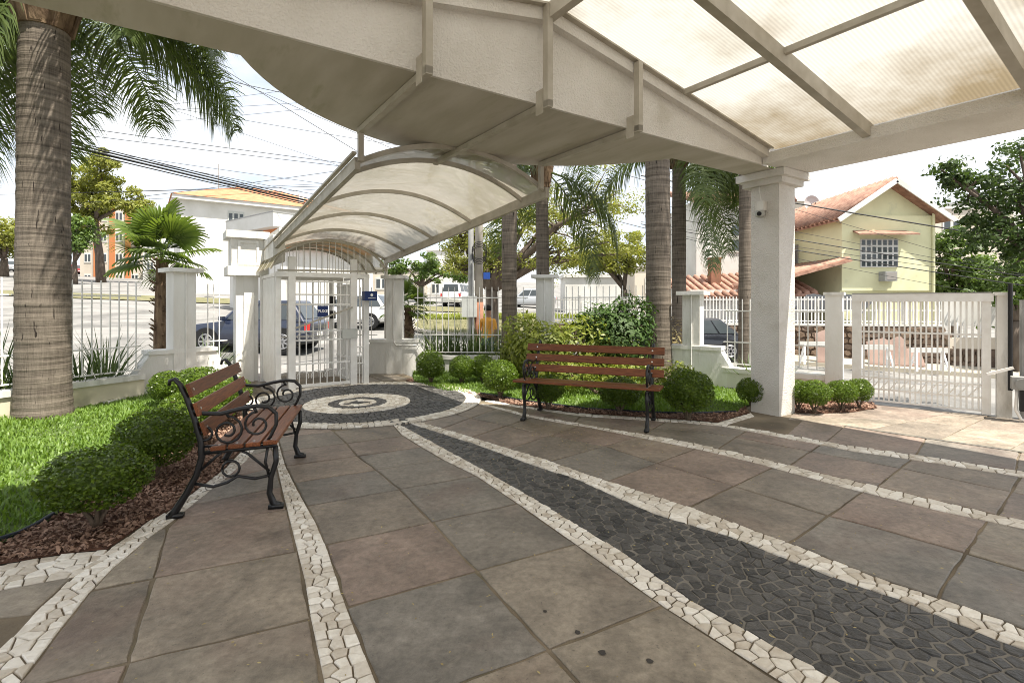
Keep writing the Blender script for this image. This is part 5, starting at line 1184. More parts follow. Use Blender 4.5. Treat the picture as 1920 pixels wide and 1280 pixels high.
def crown_px(cx, cy, wx, wy, d, x0, y0, z0, depth=None):
    p = P(cx, cy, d); rx, rz_ = wx / 960 * d, wy / 960 * d; return (p.x - x0, p.y - y0, p.z - z0, rx, depth or rx, rz_)
def tree_px(px, d, lobes, label, seed, m, N, L, **kw):
    x = (px - 960) / 960 * d; z0 = tz(x, d); cr = [crown_px(*l, d, x, d, z0) for l in lobes]; H = max(c[2] for c in cr); return tree(x, d, H, label, seed, m, cr, N, L, **kw)
tree_px(190, 58, [(175, 330, 52, 45), (235, 385, 55, 38), (150, 390, 45, 40), (200, 300, 30, 20)], 'sunlit tree on the hill behind the big left palm', 201, M_TREEY, 11000, 0.42, trunk_r=0.42, lean=(-1.5, 0), fork=0.5)
tree_px(8, 62, [(5, 440, 45, 45), (-40, 470, 40, 40)], 'rounded tree at the far left edge above parked cars', 202, M_TREEY, 6000, 0.42, trunk_r=0.4)
tree_px(140, 52, [(150, 440, 22, 40)], 'narrow palm-like tree beside the red parked car on the hill', 203, M_TREEG, 2500, 0.35, trunk_r=0.25)
tree_px(922, 21, [(860, 420, 60, 50), (1000, 400, 90, 60), (1120, 390, 85, 75), (930, 470, 95, 45), (1080, 470, 70, 40), (1160, 470, 50, 45), (870, 500, 50, 30)], 'large spreading tree with dark forked limbs behind the utility pole', 204, M_TREEY, 20000, 0.115, trunk_r=0.30, fork=0.38, nb=18, sub=7)
tree_px(1170, 34, [(1130, 470, 55, 40), (1190, 470, 45, 45), (1090, 490, 40, 30)], 'yellow green tree behind the white street fence', 205, M_TREEY, 7000, 0.22, trunk_r=0.25)
tree_px(790, 46, [(800, 500, 30, 25), (860, 510, 30, 28), (740, 500, 25, 20)], 'bushy hillside tree beyond the white van', 206, M_TREEG, 4000, 0.30, trunk_r=0.25)
tree_px(1790, 26, [(1790, 470, 42, 50), (1830, 510, 55, 40), (1770, 540, 40, 40), (1860, 560, 50, 60)], 'green tree right of the yellow house', 207, M_TREEG, 9000, 0.24, trunk_r=0.25)
tree_px(1905, 18, [(1905, 520, 45, 60), (1950, 480, 50, 60)], 'light green tree at the right edge behind the gate motor', 208, M_TREEG, 5000, 0.17, trunk_r=0.18)
tree_px(2010, 11.0, [(1850, 320, 95, 55), (1760, 330, 45, 30), (1900, 400, 80, 70), (1960, 300, 90, 80), (1850, 450, 55, 50), (1930, 470, 50, 50)], 'dark leafy tree hanging in at top right under the roof edge', 209, M_TREED, 8200, 0.11, trunk_r=0.18, nb=10)
tree_px(1470, 60, [(1480, 470, 40, 60), (1400, 480, 40, 50)], 'far tree behind the white house beside the pillar', 210, M_TREEG, 3000, 0.5, trunk_r=0.3)

# ================================================================== POLE AND CABLES
pp = P(898, 560, 15.5); pz = tz(pp.x, pp.y)
up = thing('utility_pole', 'pale utility pole with rusty lower part in front of spreading tree', 'utility pole', (pp.x, pp.y, pz))
MB().tube([(0, 0, -0.2), (0, 0, 1.9)], 0.135, 12).build('painted_base', M_RUST, up, True); MB().tube([(0, 0, 1.901), (0, 0, 7.5)], [0.128, 0.105], 12).build('shaft', M_CONC, up, True)
MB().tube([(-0.24, 0.0, -0.2), (-0.24, 0.0, 6.5)], 0.085, 10).build('second_pole', M_GREY, up, True)
MB().tube([(-0.16, -0.14, 0), (-0.16, -0.14, 3.2)], 0.03, 8).build('conduit', M_GREY, up); MB().b2((0.14, -0.05, 2.60), (0.34, 0.0, 2.80)).build('blue_plate', M_BLUEP, up)
for i in range(4): MB().tube([(0.02 + 0.22 * math.cos(a), -0.17, 3.3 + 0.26 * math.sin(a) + 0.05 * i) for a in [2 * math.pi * k / 16 for k in range(17)]], 0.010, 5).build('cable_coil', M_BLACK, up)
mb_ = thing('meter_box', 'light grey metal box fixed to the utility pole', 'meter box', (pp.x - 0.27, pp.y - 0.25, 0.92)); MB().b2((-0.22, -0.09, 0), (0.22, 0.07, 0.62)).build('cabinet', M_LGREY, mb_); MB().b2((0.0, -0.095, 0.02), (0.008, -0.0905, 0.60)).build('door_seam', M_GREY, mb_); MB().tube([(0.1, 0, 0), (0.1, 0, -0.9)], 0.025, 8).build('conduit', M_GREY, mb_)
def cable(p, q, r, sag, label, group, n=22):
    p, q = Vector(p), Vector(q); b = MB(); b.tube([p.lerp(q, i / n) - Vector((0, 0, sag * 4 * (i / n) * (1 - i / n))) for i in range(n + 1)], r, 5)
    tag(b.build('cable', M_BLACK), label, 'cable', group)
PT = Vector((pp.x, pp.y))
cb_l = 'dark overhead cable of the thick bundle running down to the canopy'
for i, (y0, y1, r) in enumerate(((262, 376, 0.016), (267, 381, 0.020), (270, 377, 0.010), (258, 372, 0.010), (274, 384, 0.012))):
    a, b = P(130, y0, 9.0), P(590, y1, 13.0); d = (b - a); cable(a - d * 0.9, b + d * 0.55, r, 0.06, cb_l, 'bundle of overhead cables')
cw = 'thin overhead cable crossing the pale sky left of the canopy'
for x0, y0, x1, y1, dd, r in ((360, 90, 700, 300, 12, 0.008), (370, 135, 560, 178, 12, 0.008), (400, 130, 720, 270, 14, 0.007), (270, 265, 660, 312, 16, 0.009), (330, 262, 660, 306, 16, 0.010), (410, 215, 690, 262, 18, 0.008), (400, 185, 560, 165, 20, 0.007), (410, 200, 580, 190, 20, 0.007), (410, 218, 600, 200, 20, 0.007), (130, 360, 600, 348, 22, 0.012), (420, 330, 640, 372, 20, 0.010), (400, 350, 640, 318, 20, 0.010), (430, 240, 700, 330, 22, 0.008), (300, 300, 620, 345, 24, 0.010), (350, 368, 620, 352, 24, 0.009), (400, 352, 640, 342, 26, 0.010)):
    a, b = P(x0, y0, dd), P(x1, y1, dd + 1.5); d = b - a; cable(a - d * 0.7, b + d * 0.5, r, 0.05, cw, 'thin cables in the sky')
cr_ = 'very thin overhead cable crossing in front of the pale yellow house'
nmz = ['thick topmost dark cable crossing the yellow house gable', 'dark cable crossing just below the yellow house window', 'lower dark cable crossing the yellow house near its air conditioner']
for ci, (y0, y1, r) in enumerate(((377, 430, 0.020), (445, 497, 0.014), (465, 515, 0.014), (458, 505, 0.007), (388, 480, 0.006), (430, 490, 0.006), (480, 540, 0.006))):
    a, b = P(1485, y0, 14.5), P(1800, y1, 14.5); d = b - a; cable(a - d * 0.9, b + d * 0.6, r, 0.05, nmz[ci] if ci < 3 else cr_, 'cables in front of the yellow house')
for y0, y1 in ((308, 335), (400, 425)): a, b = P(1110, y0, 15), P(1210, y1, 15); d = b - a; cable(a - d * 1.0, b + d * 2.5, 0.010, 0.05, 'dark cable passing through the gap between the palms', 'cables between the palms')

# ================================================================== CARS
wheel_t = None
def car(x, y, rz, L, H, m, label, W=1.75, kind='hatch', z=None, group=None):
    z = tz(x, y) if z is None else z; t = thing('parked_car', label, 'car', (x, y, z), rz, group); hw = W / 2; zb = 0.24; zs = H * 0.60; hl = L / 2; r = 0.33 if H > 1.55 else 0.30
    # lower body: stations along x (front = +x)
    st = [(-hl, 0.80, 0.45, zs * 0.92), (-hl + 0.08, 0.93, 0.30, zs * 0.99), (-hl * 0.55, 1.0, zb, zs), (0, 1.0, zb, zs), (hl * 0.42, 1.0, zb, zs * 0.985), (hl * 0.80, 0.97, zb, zs * 0.90), (hl - 0.10, 0.90, 0.28, zs * 0.80), (hl, 0.74, 0.40, zs * 0.66)]
    if kind == 'van': st[-3:] = [(hl * 0.80, 0.97, zb, zs * 0.97), (hl - 0.10, 0.92, 0.28, zs * 0.90), (hl, 0.80, 0.40, zs * 0.70)]
    vs = []; k = 8
    for sx, w, z0, z1 in st:
        w *= hw; vs += [(sx, -w * 0.88, z0), (sx, -w, z0 + 0.14), (sx, -w, (z0 + z1) / 2 + 0.05), (sx, -w * 0.94, z1), (sx, w * 0.94, z1), (sx, w, (z0 + z1) / 2 + 0.05), (sx, w, z0 + 0.14), (sx, w * 0.88, z0)]
    fs = [(i * k + j, (i + 1) * k + j, (i + 1) * k + (j + 1) % k, i * k + (j + 1) % k) for i in range(len(st) - 1) for j in range(k)] + [tuple(range(k)), tuple(range((len(st) - 1) * k + k - 1, (len(st) - 1) * k - 1, -1))]
    body = MB().add(vs, fs).build('body', m, t, True); bv = body.modifiers.new('bevel', 'BEVEL'); bv.width = 0.05; bv.segments = 2; bv.limit_method = 'ANGLE'; bv.angle_limit = 0.6
    # cabin
    xr0, xr1, xb0, xb1 = {'hatch': (-hl * 0.70, hl * 0.10, -hl * 0.93, hl * 0.42), 'sedan': (-hl * 0.45, hl * 0.12, -hl * 0.80, hl * 0.45), 'van': (-hl * 0.90, hl * 0.36, -hl * 0.97, hl * 0.62)}[kind]
    ww, wr = hw * 0.93, hw * 0.74; zr = H
    cab = MB().add([(xb0, -ww, zs - 0.02), (xb1, -ww, zs - 0.02), (xb1, ww, zs - 0.02), (xb0, ww, zs - 0.02), (xr0, -wr, zr), (xr1, -wr, zr), (xr1, wr, zr), (xr0, wr, zr)], [(4, 5, 6, 7), (0, 1, 5, 4), (1, 2, 6, 5), (2, 3, 7, 6), (3, 0, 4, 7)]).build('cabin', m, t)
    bv = cab.modifiers.new('bevel', 'BEVEL'); bv.width = 0.07; bv.segments = 3
    def pane(quad, nm):
        c = sum((Vector(q) for q in quad), Vector()) / 4; nrm = (Vector(quad[1]) - Vector(quad[0])).cross(Vector(quad[3]) - Vector(quad[0])).normalized()
        if nrm.dot(c - Vector((0, 0, H * 0.75))) < 0: nrm = -nrm
        q2 = [Vector(q) + nrm * 0.012 for q in quad]; MB().extr(q2, -nrm * 0.02).build(nm, M_GLASS, cab)
    def lerp3(a, b, f): return tuple(a[i] + (b[i] - a[i]) * f for i in range(3))
    def face(a, b, c, d, s0, s1, t0, t1): lo0, lo1, hi0, hi1 = lerp3(a, b, s0), lerp3(a, b, s1), lerp3(d, c, s0), lerp3(d, c, s1); return [lerp3(lo0, hi0, t0), lerp3(lo1, hi1, t0), lerp3(lo1, hi1, t1), lerp3(lo0, hi0, t1)]
    for s in (-1, 1):
        a, b, c, d = (xb0, s * ww, zs), (xb1, s * ww, zs), (xr1, s * wr, zr), (xr0, s * wr, zr)
        for s0, s1 in ((0.06, 0.28), (0.31, 0.60), (0.63, 0.93)): pane(face(a, b, c, d, s0, s1, 0.08, 0.86), 'side_window')
    pane(face((xb1, -ww, zs), (xb1, ww, zs), (xr1, wr, zr), (xr1, -wr, zr), 0.06, 0.94, 0.06, 0.92), 'windscreen'); pane(face((xb0, -ww, zs), (xb0, ww, zs), (xr0, wr, zr), (xr0, -wr, zr), 0.08, 0.92, 0.1, 0.88), 'rear_window')
    for wx in (-hl * 0.60, hl * 0.62):
        for s in (-1, 1):
            ar = MB().disc((wx, s * (hw - 0.09), r + 0.02), (0, 1, 0), r + 0.075, 0.20, 24).build('wheel_arch', M_BLACK, t)
            w = MB().disc((wx, s * (hw - 0.085), r), (0, 1, 0), r, 0.21, 24).build('wheel', M_RUBBER, t); rim = MB(); rim.disc((wx, s * (hw + 0.012), r), (0, 1, 0), r * 0.24, 0.02, 12)
            for q in range(7):
                a = q * 2 * math.pi / 7; rim.beam((wx, s * (hw + 0.014), r), (wx + r * 0.62 * math.cos(a), s * (hw + 0.014), r + r * 0.62 * math.sin(a)), 0.055, 0.02, up=(0, 1, 0))
            rim.tube([(wx + r * 0.66 * math.cos(a), s * (hw + 0.012), r + r * 0.66 * math.sin(a)) for a in [2 * math.pi * i / 20 for i in range(21)]], 0.022, 5); rim.build('rim', M_RIM, w)
    for s in (-1, 1):
        MB().box((-hl + 0.075, s * hw * 0.80, zs * 0.80), (0.13, 0.24, 0.24)).build('tail_light', M_TLIGHT, t); MB().box((hl - 0.13, s * hw * 0.72, zs * 0.62), (0.18, 0.30, 0.13)).build('headlight', M_HLIGHT, t)
        MB().box((xb1 - 0.15, s * (hw + 0.06), zs + 0.08), (0.12, 0.18, 0.12)).build('side_mirror', m, t)
    MB().box((-hl + 0.005, 0, zs * 0.55), (0.02, 0.42, 0.12)).build('number_plate', M_WHITE, t); MB().box((0, 0, zb + 0.03), (L * 0.80, W * 0.9, 0.14)).build('underbody', M_BLACK, t)
    for s in (-1, 1): MB().box((0.02, s * (hw + 0.001), zs * 0.86), (0.16, 0.016, 0.025)).build('door_handle', M_GREY, t)
    return t
def car_px(px, d, rz, L, H, m, label, **kw): return car((px - 960) / 960 * d, d, rz, L, H, m, label, **kw)
car_px(487, 16.6, math.pi - 0.04, 3.95, 1.60, M_CNAVY, 'dark navy car nearest behind the left fence and gate cage', kind='hatch')
car_px(655, 24, math.pi - 0.05, 4.2, 1.55, M_CWHITE, 'white hatchback seen between gate cage and conduit pillar', kind='hatch')
car_px(862, 43, math.radians(75), 4.3, 1.85, M_CWHITE, 'white van parked uphill beyond the fence', kind='van', W=1.8)
car_px(992, 45, math.radians(160), 4.6, 1.6, M_CSILV, 'pale car parked uphill between slender palm and fence pillar', kind='hatch')
car_px(1287, 19.0, math.pi, 4.2, 1.46, M_CBLACK, 'black sedan on the street right of the lit palm trunk', kind='sedan')
car_px(38, 84, math.radians(170), 4.2, 1.4, M_CRED, 'red car on the hill left of the big palm trunk', kind='sedan')
car_px(128, 82, math.radians(170), 4.2, 1.4, M_CRED, 'red car on the hill right of the big palm trunk', kind='hatch')
car_px(5, 80, math.radians(170), 4.3, 1.7, M_CSILV, 'silver car at the far left edge on the hill', kind='hatch')

# ================================================================== HOUSES
def win(t, a, b, axis, m=M_GLASS, frame=M_WHITE, grid=(1, 1), out=-1):
    """a window on a wall plane; axis 'y' = plane facing -y/+y at y = a[1]; axis 'x' at x = a[0]"""
    th = 0.06; w = MB()
    if axis == 'y': f = MB().b2((a[0], a[1], a[2]), (b[0], a[1] + out * th, b[2])).build('window', frame, t)
    else: f = MB().b2((a[0], a[1], a[2]), (a[0] + out * th, b[1], b[2])).build('window', frame, t)
    gx, gz = grid
    for i in range(gx):
        for j in range(gz):
            z0 = a[2] + (b[2] - a[2]) * (j + 0.14) / gz; z1 = a[2] + (b[2] - a[2]) * (j + 0.86) / gz
            if axis == 'y': x0 = a[0] + (b[0] - a[0]) * (i + 0.17) / gx; x1 = a[0] + (b[0] - a[0]) * (i + 0.83) / gx; MB().b2((x0, a[1] + out * (th + 0.002), z0), (x1, a[1] + out * (th + 0.012), z1)).build('pane', m, f)
            else: y0 = a[1] + (b[1] - a[1]) * (i + 0.10) / gx; y1 = a[1] + (b[1] - a[1]) * (i + 0.90) / gx; MB().b2((a[0] + out * (th + 0.002), y0, z0), (a[0] + out * (th + 0.012), y1, z1)).build('pane', m, f)
    return f
def roof_plane(pts, m, parent, th=0.12, name='roof', tiles=True):
    """a sloping roof plane (eave a, eave b, ridge b, ridge a) with raised tile rolls running up the slope"""
    a, b, c, d = [Vector(p) for p in pts]; n = (b - a).cross(d - a).normalized()
    if n.z < 0: n = -n
    o = MB().extr([a, b, c, d], -n * th).build(name, m, parent)
    if tiles:
        k = max(4, int((b - a).length / 0.34)); mb = MB()
        for i in range(k): p = a.lerp(b, (i + 0.5) / k); q = d.lerp(c, (i + 0.5) / k); mb.tube([p + n * 0.03, q + n * 0.03], 0.12, 6)
        stuff(mb.build('tile_rolls', m, o, True))
    return o
# pale yellow house
hy = thing('yellow_house', 'pale yellow two-storey house with red clay tile gable roof', 'house', (14.1, 22.0, -1.2))
EH = 6.35; AP = 7.65
MB().b2((0, 0, 0), (3.95, 9.5, EH)).build('wall', M_YELLOW, hy)
MB().extr([(0, 0, EH), (3.95, 0, EH), (1.98, 0, AP - 0.08)], (0, 9.5, 0)).build('gable', M_YELLOW, hy)
MB().b2((-0.02, -0.14, 3.05), (3.97, -0.002, EH - 0.1)).build('upper_storey_face', M_YELLOW, hy)
MB().b2((3.98, 1.0, 0), (4.7, 8.0, EH - 0.5)).build('side_wing', M_BEIGE, hy)
roof_plane([(-0.45, -0.6, EH - 0.28), (-0.45, 10, EH - 0.28), (1.98, 10, AP + 0.08), (1.98, -0.6, AP + 0.08)], M_TILE, hy); roof_plane([(4.4, -0.6, EH - 0.28), (4.4, 10, EH - 0.28), (1.98, 10, AP + 0.08), (1.98, -0.6, AP + 0.08)], M_TILE, hy)
for s, e in (((-0.45, -0.63, EH - 0.36), (1.98, -0.63, AP + 0.0)), ((4.4, -0.63, EH - 0.36), (1.98, -0.63, AP + 0.0))): MB().beam(s, e, 0.05, 0.2, up=(0, 0, 1)).build('barge_board', M_HWHITE, hy)
win(hy, (0.75, -0.14, 4.05), (2.35, 0, 5.25), 'y', M_GLASS, M_HWHITE, (7, 4))
MB().add([(0.45, -0.14, 5.62), (2.7, -0.14, 5.62), (2.85, -0.75, 5.42), (0.3, -0.75, 5.42), (0.45, -0.14, 5.56), (2.7, -0.14, 5.56), (2.85, -0.75, 5.36), (0.3, -0.75, 5.36)], [(0, 1, 2, 3), (7, 6, 5, 4), (3, 2, 6, 7), (0, 3, 7, 4), (1, 5, 6, 2)]).build('window_hood', M_TILE, hy)
ac = MB().b2((1.55, -0.55, 3.45), (2.05, -0.142, 3.85)).build('air_conditioner', M_GREY, hy); MB().b2((1.6, -0.56, 3.5), (2.0, -0.551, 3.8)).build('grille', M_SHUT, ac)
win(hy, (0, 3.2, 3.9), (0, 4.6, 5.4), 'x', M_SHUT, M_SHUT, (1, 1))
MB().tube([(3.85, -0.2, 0), (3.85, -0.2, EH)], 0.05, 8).build('downpipe', M_YELLOW, hy)
dn = roof_plane([(-4.2, -0.8, 3.2), (-4.2, 4.0, 3.2), (-0.02, 4.0, 4.35), (-0.02, -0.8, 4.35)], M_TILE, hy, 0.1, 'porch_roof')
MB().b2((-4.0, 3.6, 0), (-0.02, 3.9, 3.1)).build('porch_back_wall', M_YELLOW, hy); MB().b2((-4.1, -0.6, 0), (-3.95, -0.45, 3.2)).build('porch_post', M_HWHITE, hy)
sd = thing('satellite_dish', 'round grey satellite dish on the yellow house roof', 'satellite dish', (P(1522, 392, 27).x, 27, P(1522, 392, 27).z))
MB().tube([(0, 0, -0.5), (0, 0, 0.3)], 0.03, 6).build('mast', M_GREY, sd); dsh = MB(); rings = [(0.02, 0.10), (0.25, 0.07), (0.40, 0.0)]
vs = [(rr * math.cos(2 * math.pi * k / 18), yy, 0.32 + rr * math.sin(2 * math.pi * k / 18)) for rr, yy in rings for k in range(18)]; dsh.add(vs, [(i * 18 + k, i * 18 + (k + 1) % 18, (i + 1) * 18 + (k + 1) % 18, (i + 1) * 18 + k) for i in range(2) for k in range(18)] + [tuple(range(18))]); dsh.build('reflector', M_DISH, sd)
MB().beam((0, 0.05, 0.0), (0, -0.4, 0.3), 0.03, 0.03).build('feed_arm', M_GREY, sd)
tp = thing('tarp_awning', 'grey blue striped tarp stretched above the white fence by the pillar', 'tarp', (12.0, 20.9, 0.9)); 
vs = [(x, 0.5 * j, 0.75 - 0.35 * j + 0.06 * math.sin(x * 5 + j)) for j in range(3) for x in [i * 0.3 for i in range(11)]]; MB().add(vs, [(j * 11 + i, j * 11 + i + 1, (j + 1) * 11 + i + 1, (j + 1) * 11 + i) for j in range(2) for i in range(10)]).build('cloth', M_TARP, tp, True)
for x in (0.02, 2.96): MB().tube([(x, 0, -0.6), (x, 0, 0.76)], 0.02, 6).build('pole', M_GREY, tp)
# white house with chimney, left of the pillar
hw_ = thing('white_house', 'white house with red chimney and clay roof left of the pillar', 'house', (9.0, 25.0, -1.2))
MB().b2((0, 0, 0), (4.4, 8, 7.6)).build('wall', M_HWHITE, hw_); roof_plane([(-0.3, -0.4, 7.5), (4.7, -0.4, 7.5), (4.7, 4, 8.7), (-0.3, 4, 8.7)], M_TILE, hw_)
MB().b2((-1.2, -2.6, 0), (3.6, -0.002, 3.1)).build('front_wing', M_HWHITE, hw_); roof_plane([(-1.6, -3.0, 2.75), (4.2, -3.0, 2.95), (4.2, -0.01, 4.0), (-1.6, -0.01, 3.7)], M_TILE, hw_, name='wing_roof')
ch = MB().b2((0.15, -1.5, 2.9), (0.60, -1.05, 4.55)).build('chimney', M_RUST, hw_); MB().b2((0.10, -1.55, 4.551), (0.65, -1.0, 4.62)).build('chimney_cap', M_RUST, ch)
win(hw_, (1.6, 0, 5.0), (2.9, 0, 6.4), 'y', M_GLASS, M_HWHITE, (2, 2)); win(hw_, (1.0, -2.6, 1.0), (2.4, -2.6, 2.3), 'y', M_GLASS, M_HWHITE, (3, 2))
# far buildings
def block(px0, px1, py0, d, depth, m, label, name='far_building', floors=0, cols=0, roof=None, rz=0.0, wm=M_GLASS):
    a, b = P(px0, py0, d), P(px1, py0, d); z0 = min(tz(a.x, d), tz(b.x, d)) - 1.0; t = thing(name, label, 'building', (a.x, d, z0), rz); W = b.x - a.x; H = a.z - z0
    MB().b2((0, 0, 0), (W, depth, H)).build('wall', m, t); MB().b2((-0.15, -0.15, H), (W + 0.15, depth + 0.15, H + 0.25)).build('parapet', M_HWHITE, t)
    for f in range(floors):
        for c in range(cols):
            x0 = W * (c + 0.28) / cols; x1 = W * (c + 0.72) / cols; zt_ = H - 0.9 - f * 3.0; win(t, (x0, 0, zt_ - 1.4), (x1, 0, zt_), 'y', wm, M_HWHITE, (2, 1))
    return t, W, H
block(1745, 1900, 392, 46, 10, M_BEIGE, 'plain beige building behind the trees right of the yellow house', floors=1, cols=2)
block(1840, 1990, 372, 60, 10, M_HWHITE, 'paler far building at right edge behind the trees')
block(1478, 1530, 378, 40, 6, M_BEIGE, 'low beige wall block behind the yellow house roof ridge')
t_, W_, H_ = block(150, 268, 385, 74, 9, M_BEIGE, 'apartment building with orange vertical stripes behind hill tree', 'apartment_building', 4, 4)
for k in (0.27, 0.52, 0.77): MB().b2((W_ * k - 0.32, -0.25, 0), (W_ * k + 0.32, -0.002, H_ - 0.05)).build('orange_stripe', M_OWALL, t_)
block(268, 296, 395, 70, 8, M_HWHITE, 'narrow white block beside the striped apartment building', floors=3, cols=1)
block(1060, 1170, 520, 40, 4, M_HWHITE, 'low white building behind the yellow green street tree')
block(800, 900, 470, 62, 8, M_HWHITE, 'white building on the hill behind the spreading tree', floors=3, cols=3)
block(690, 790, 505, 58, 6, M_BEIGE, 'low beige wall and house beyond the pedestrian gate', floors=1, cols=2)
block(1190, 1330, 500, 44, 8, M_BEIGE, 'small beige house behind the lit palm trunk', floors=1, cols=2)
# white house with the orange hipped roof
a = P(338, 374, 44); z0 = tz(a.x, 44) - 1.5; ho = thing('white_house', 'white two-storey house with wide orange hipped roof at left', 'house', (a.x, 44, z0), math.radians(36)); Hh = a.z - z0
MB().b2((0, 0, 0), (14.0, 10, Hh)).build('wall', M_HWHITE, ho); MB().b2((-0.6, -0.6, Hh), (14.6, 10.6, Hh + 0.35)).build('eave_fascia', M_HWHITE, ho)
MB().add([(-0.7, -0.7, Hh + 0.351), (14.7, -0.7, Hh + 0.351), (14.7, 10.7, Hh + 0.351), (-0.7, 10.7, Hh + 0.351), (5.3, 5, Hh + 2.7), (9.2, 5, Hh + 2.7)], [(0, 1, 5, 4), (1, 2, 5), (2, 3, 4, 5), (3, 0, 4), (3, 2, 1, 0)]).build('roof', M_ORANGE, ho)
for x0, x1 in ((3.6, 4.9), (7.6, 9.4)): win(ho, (x0, 0, Hh - 2.0), (x1, 0, Hh - 0.6), 'y', M_GLASS, M_LGREY, (3, 1))
win(ho, (0, 1.2, Hh - 2.0), (0, 2.8, Hh - 0.5), 'x', M_GLASS, M_LGREY, (2, 1)); MB().b2((-0.45, 2.0, Hh - 2.9), (-0.01, 2.7, Hh - 2.4)).build('air_conditioner', M_GREY, ho)
MB().tube([(3.2, 3.0, Hh + 1.4), (3.2, 3.0, Hh + 4.2)], 0.04, 6).build('aerial', M_GREY, ho); MB().b2((9.9, 1.0, Hh + 0.5), (10.4, 1.5, Hh + 1.9)).build('chimney', M_HWHITE, ho)
# flat roofed building with orange wall: its near corner points at the gate pier
a = P(512, 397, 27); z0 = tz(a.x, 27) - 1.0; hf = thing('flat_roofed_building', 'white flat-roofed building with deep parapet and orange wall above gate pier', 'building', (a.x, 27, z0), math.radians(-38)); Hf = a.z - z0
MB().b2((-7.2, 0.9, 0), (-0.9, 7, Hf - 0.9)).build('wall', M_HWHITE, hf); MB().b2((-5.6, 0, Hf - 0.75), (0, 7.4, Hf)).build('parapet', M_HWHITE, hf); MB().b2((-5.62, -0.02, Hf), (0.02, 7.42, Hf + 0.06)).build('parapet_flashing', M_GREY, hf)
MB().b2((-2.2, 0.55, Hf - 1.75), (-0.55, 6.9, Hf - 0.751)).build('orange_wall', M_OWALL, hf)
MB().b2((-4.4, 0.3, Hf - 1.02), (-2.3, 0.89, Hf - 0.90)).build('door_canopy', M_HWHITE, hf)
for x0, x1, zz0, zz1 in ((-6.6, -6.2, Hf - 2.6, Hf - 2.1), (-6.0, -5.6, Hf - 2.6, Hf - 2.1), (-3.2, -2.2, Hf - 3.4, Hf - 2.8)): win(hf, (x0, 0.9, zz0), (x1, 0.9, zz1), 'y', M_SHUT, M_LGREY, (1, 1))
MB().b2((-5.2, 0.86, 0.6), (-4.2, 0.899, Hf - 1.4)).build('shutter_door', M_WHITE, hf)
MB().tube([(-4.9, 0.6, 0), (-4.9, 0.6, Hf - 0.9)], 0.04, 6).build('downpipe', M_HWHITE, hf)
# ------------------------------------------------------------------ stone retaining wall with white fence across the street
WA, WB = Vector((1.6, 21.6)), Vector((16.0, 18.95)); wl_ = (WB - WA).length; wrz = math.atan2((WB - WA).y, (WB - WA).x); wz = -1.35; wt = 0.45
rw = thing('stone_retaining_wall', 'brown rubble stone retaining wall across the street', 'wall', (WA.x, WA.y, wz), wrz); MB().b2((0, 0, -0.4), (wl_, 0.4, wt - wz)).build('wall_core', M_RUBBLE, rw)
r = random.Random(77); stones = []
for row in range(8):
    z = row * 0.225; x = r.uniform(-0.2, 0)
    while x < wl_:
        w = r.uniform(0.22, 0.45); stones.append((x + w / 2, z + 0.11, w - 0.025, 0.20)); x += w
sb_ = MB()
def stone_pr(mb, cx, cz, w, h): n = 6; mb.extr([(cx + w / 2 * math.cos(a) * r.uniform(0.9, 1.1) * 1.08, -0.05 - r.uniform(0, 0.04), cz + h / 2 * math.sin(a) * r.uniform(0.9, 1.1) * 1.1) for a in [2 * math.pi * (k + 0.5) / n for k in range(n)]], (0, 0.08, 0))
vis = sorted(stones, key=lambda s: -s[0])
for i, s_ in enumerate(vis):
    if i < 120: q = MB(); stone_pr(q, 0, 0, s_[2], s_[3]); o = q.build('stone', M_RUBBLE, rw); o.location = (s_[0], 0, s_[1])
    else: stone_pr(sb_, *s_)
stuff(sb_.build('stone_field', M_RUBBLE, rw)); MB().b2((0, -0.06, wt - wz + 0.001), (wl_, 0.46, wt - wz + 0.08)).build('coping', M_HWHITE, rw)
wf = thing('street_fence', 'tall white picket railing on top of the stone retaining wall', 'fence', (WA.x, WA.y, wt + 0.08), wrz)
for z in (0.08, 0.50, 0.92): MB().b2((0, 0.16, z), (wl_, 0.19, z + 0.04)).build('rail', M_WMETAL, wf)
pk = MB().b2((-0.016, 0.15, 0), (0.016, 0.20, 1.05)).build('picket', M_WMETAL, wf); npk = int(wl_ / 0.125); pk.location = (0.06, 0, 0)
for i in range(1, npk): obj('picket', pk.data, wf, (0.06 + i * wl_ / npk, 0, 0))
for i in range(6): MB().b2((wl_ * (i + 0.5) / 6 - 0.06, 0.10, 0), (wl_ * (i + 0.5) / 6 + 0.06, 0.24, 1.12)).build('fence_post', M_WMETAL, wf)
rw2 = thing('brick_boundary_wall', 'low reddish stone wall with pale rail at right beyond driveway gate', 'wall', (16.1, 18.9, -1.5), math.radians(-8)); MB().b2((0, 0, -0.3), (7, 0.3, 1.15)).build('stonework', M_RUBBLE, rw2); MB().b2((0, -0.05, 1.151), (7, 0.35, 1.55)).build('rendered_band', M_BEIGE, rw2)
for row in range(5):
    x = r.uniform(0, 0.2)
    while x < 3.4:
        w = r.uniform(0.24, 0.46); q = MB(); stone_pr(q, 0, 0, w - 0.02, 0.21); o = q.build('stone', M_RUBBLE, rw2); o.location = (x + w / 2, 0, 0.12 + row * 0.22); x += w
for i in range(26): MB().b2((0.1 + i * 0.26, 0.12, 1.551), (0.16 + i * 0.26, 0.18, 2.1)).build('picket', M_WMETAL, rw2)
bn = thing('white_banner', 'pale blue white hoarding sheet seen through the driveway gate', 'banner', (16.6, 19.8, 0.45), math.radians(-8)); MB().b2((0, 0, 0), (2.6, 0.03, 1.25)).build('sheet', M_HWHITE, bn)
for x in (0.05, 2.55): MB().b2((x - 0.03, 0.031, -1.5), (x + 0.03, 0.08, 1.25)).build('post', M_GREY, bn)
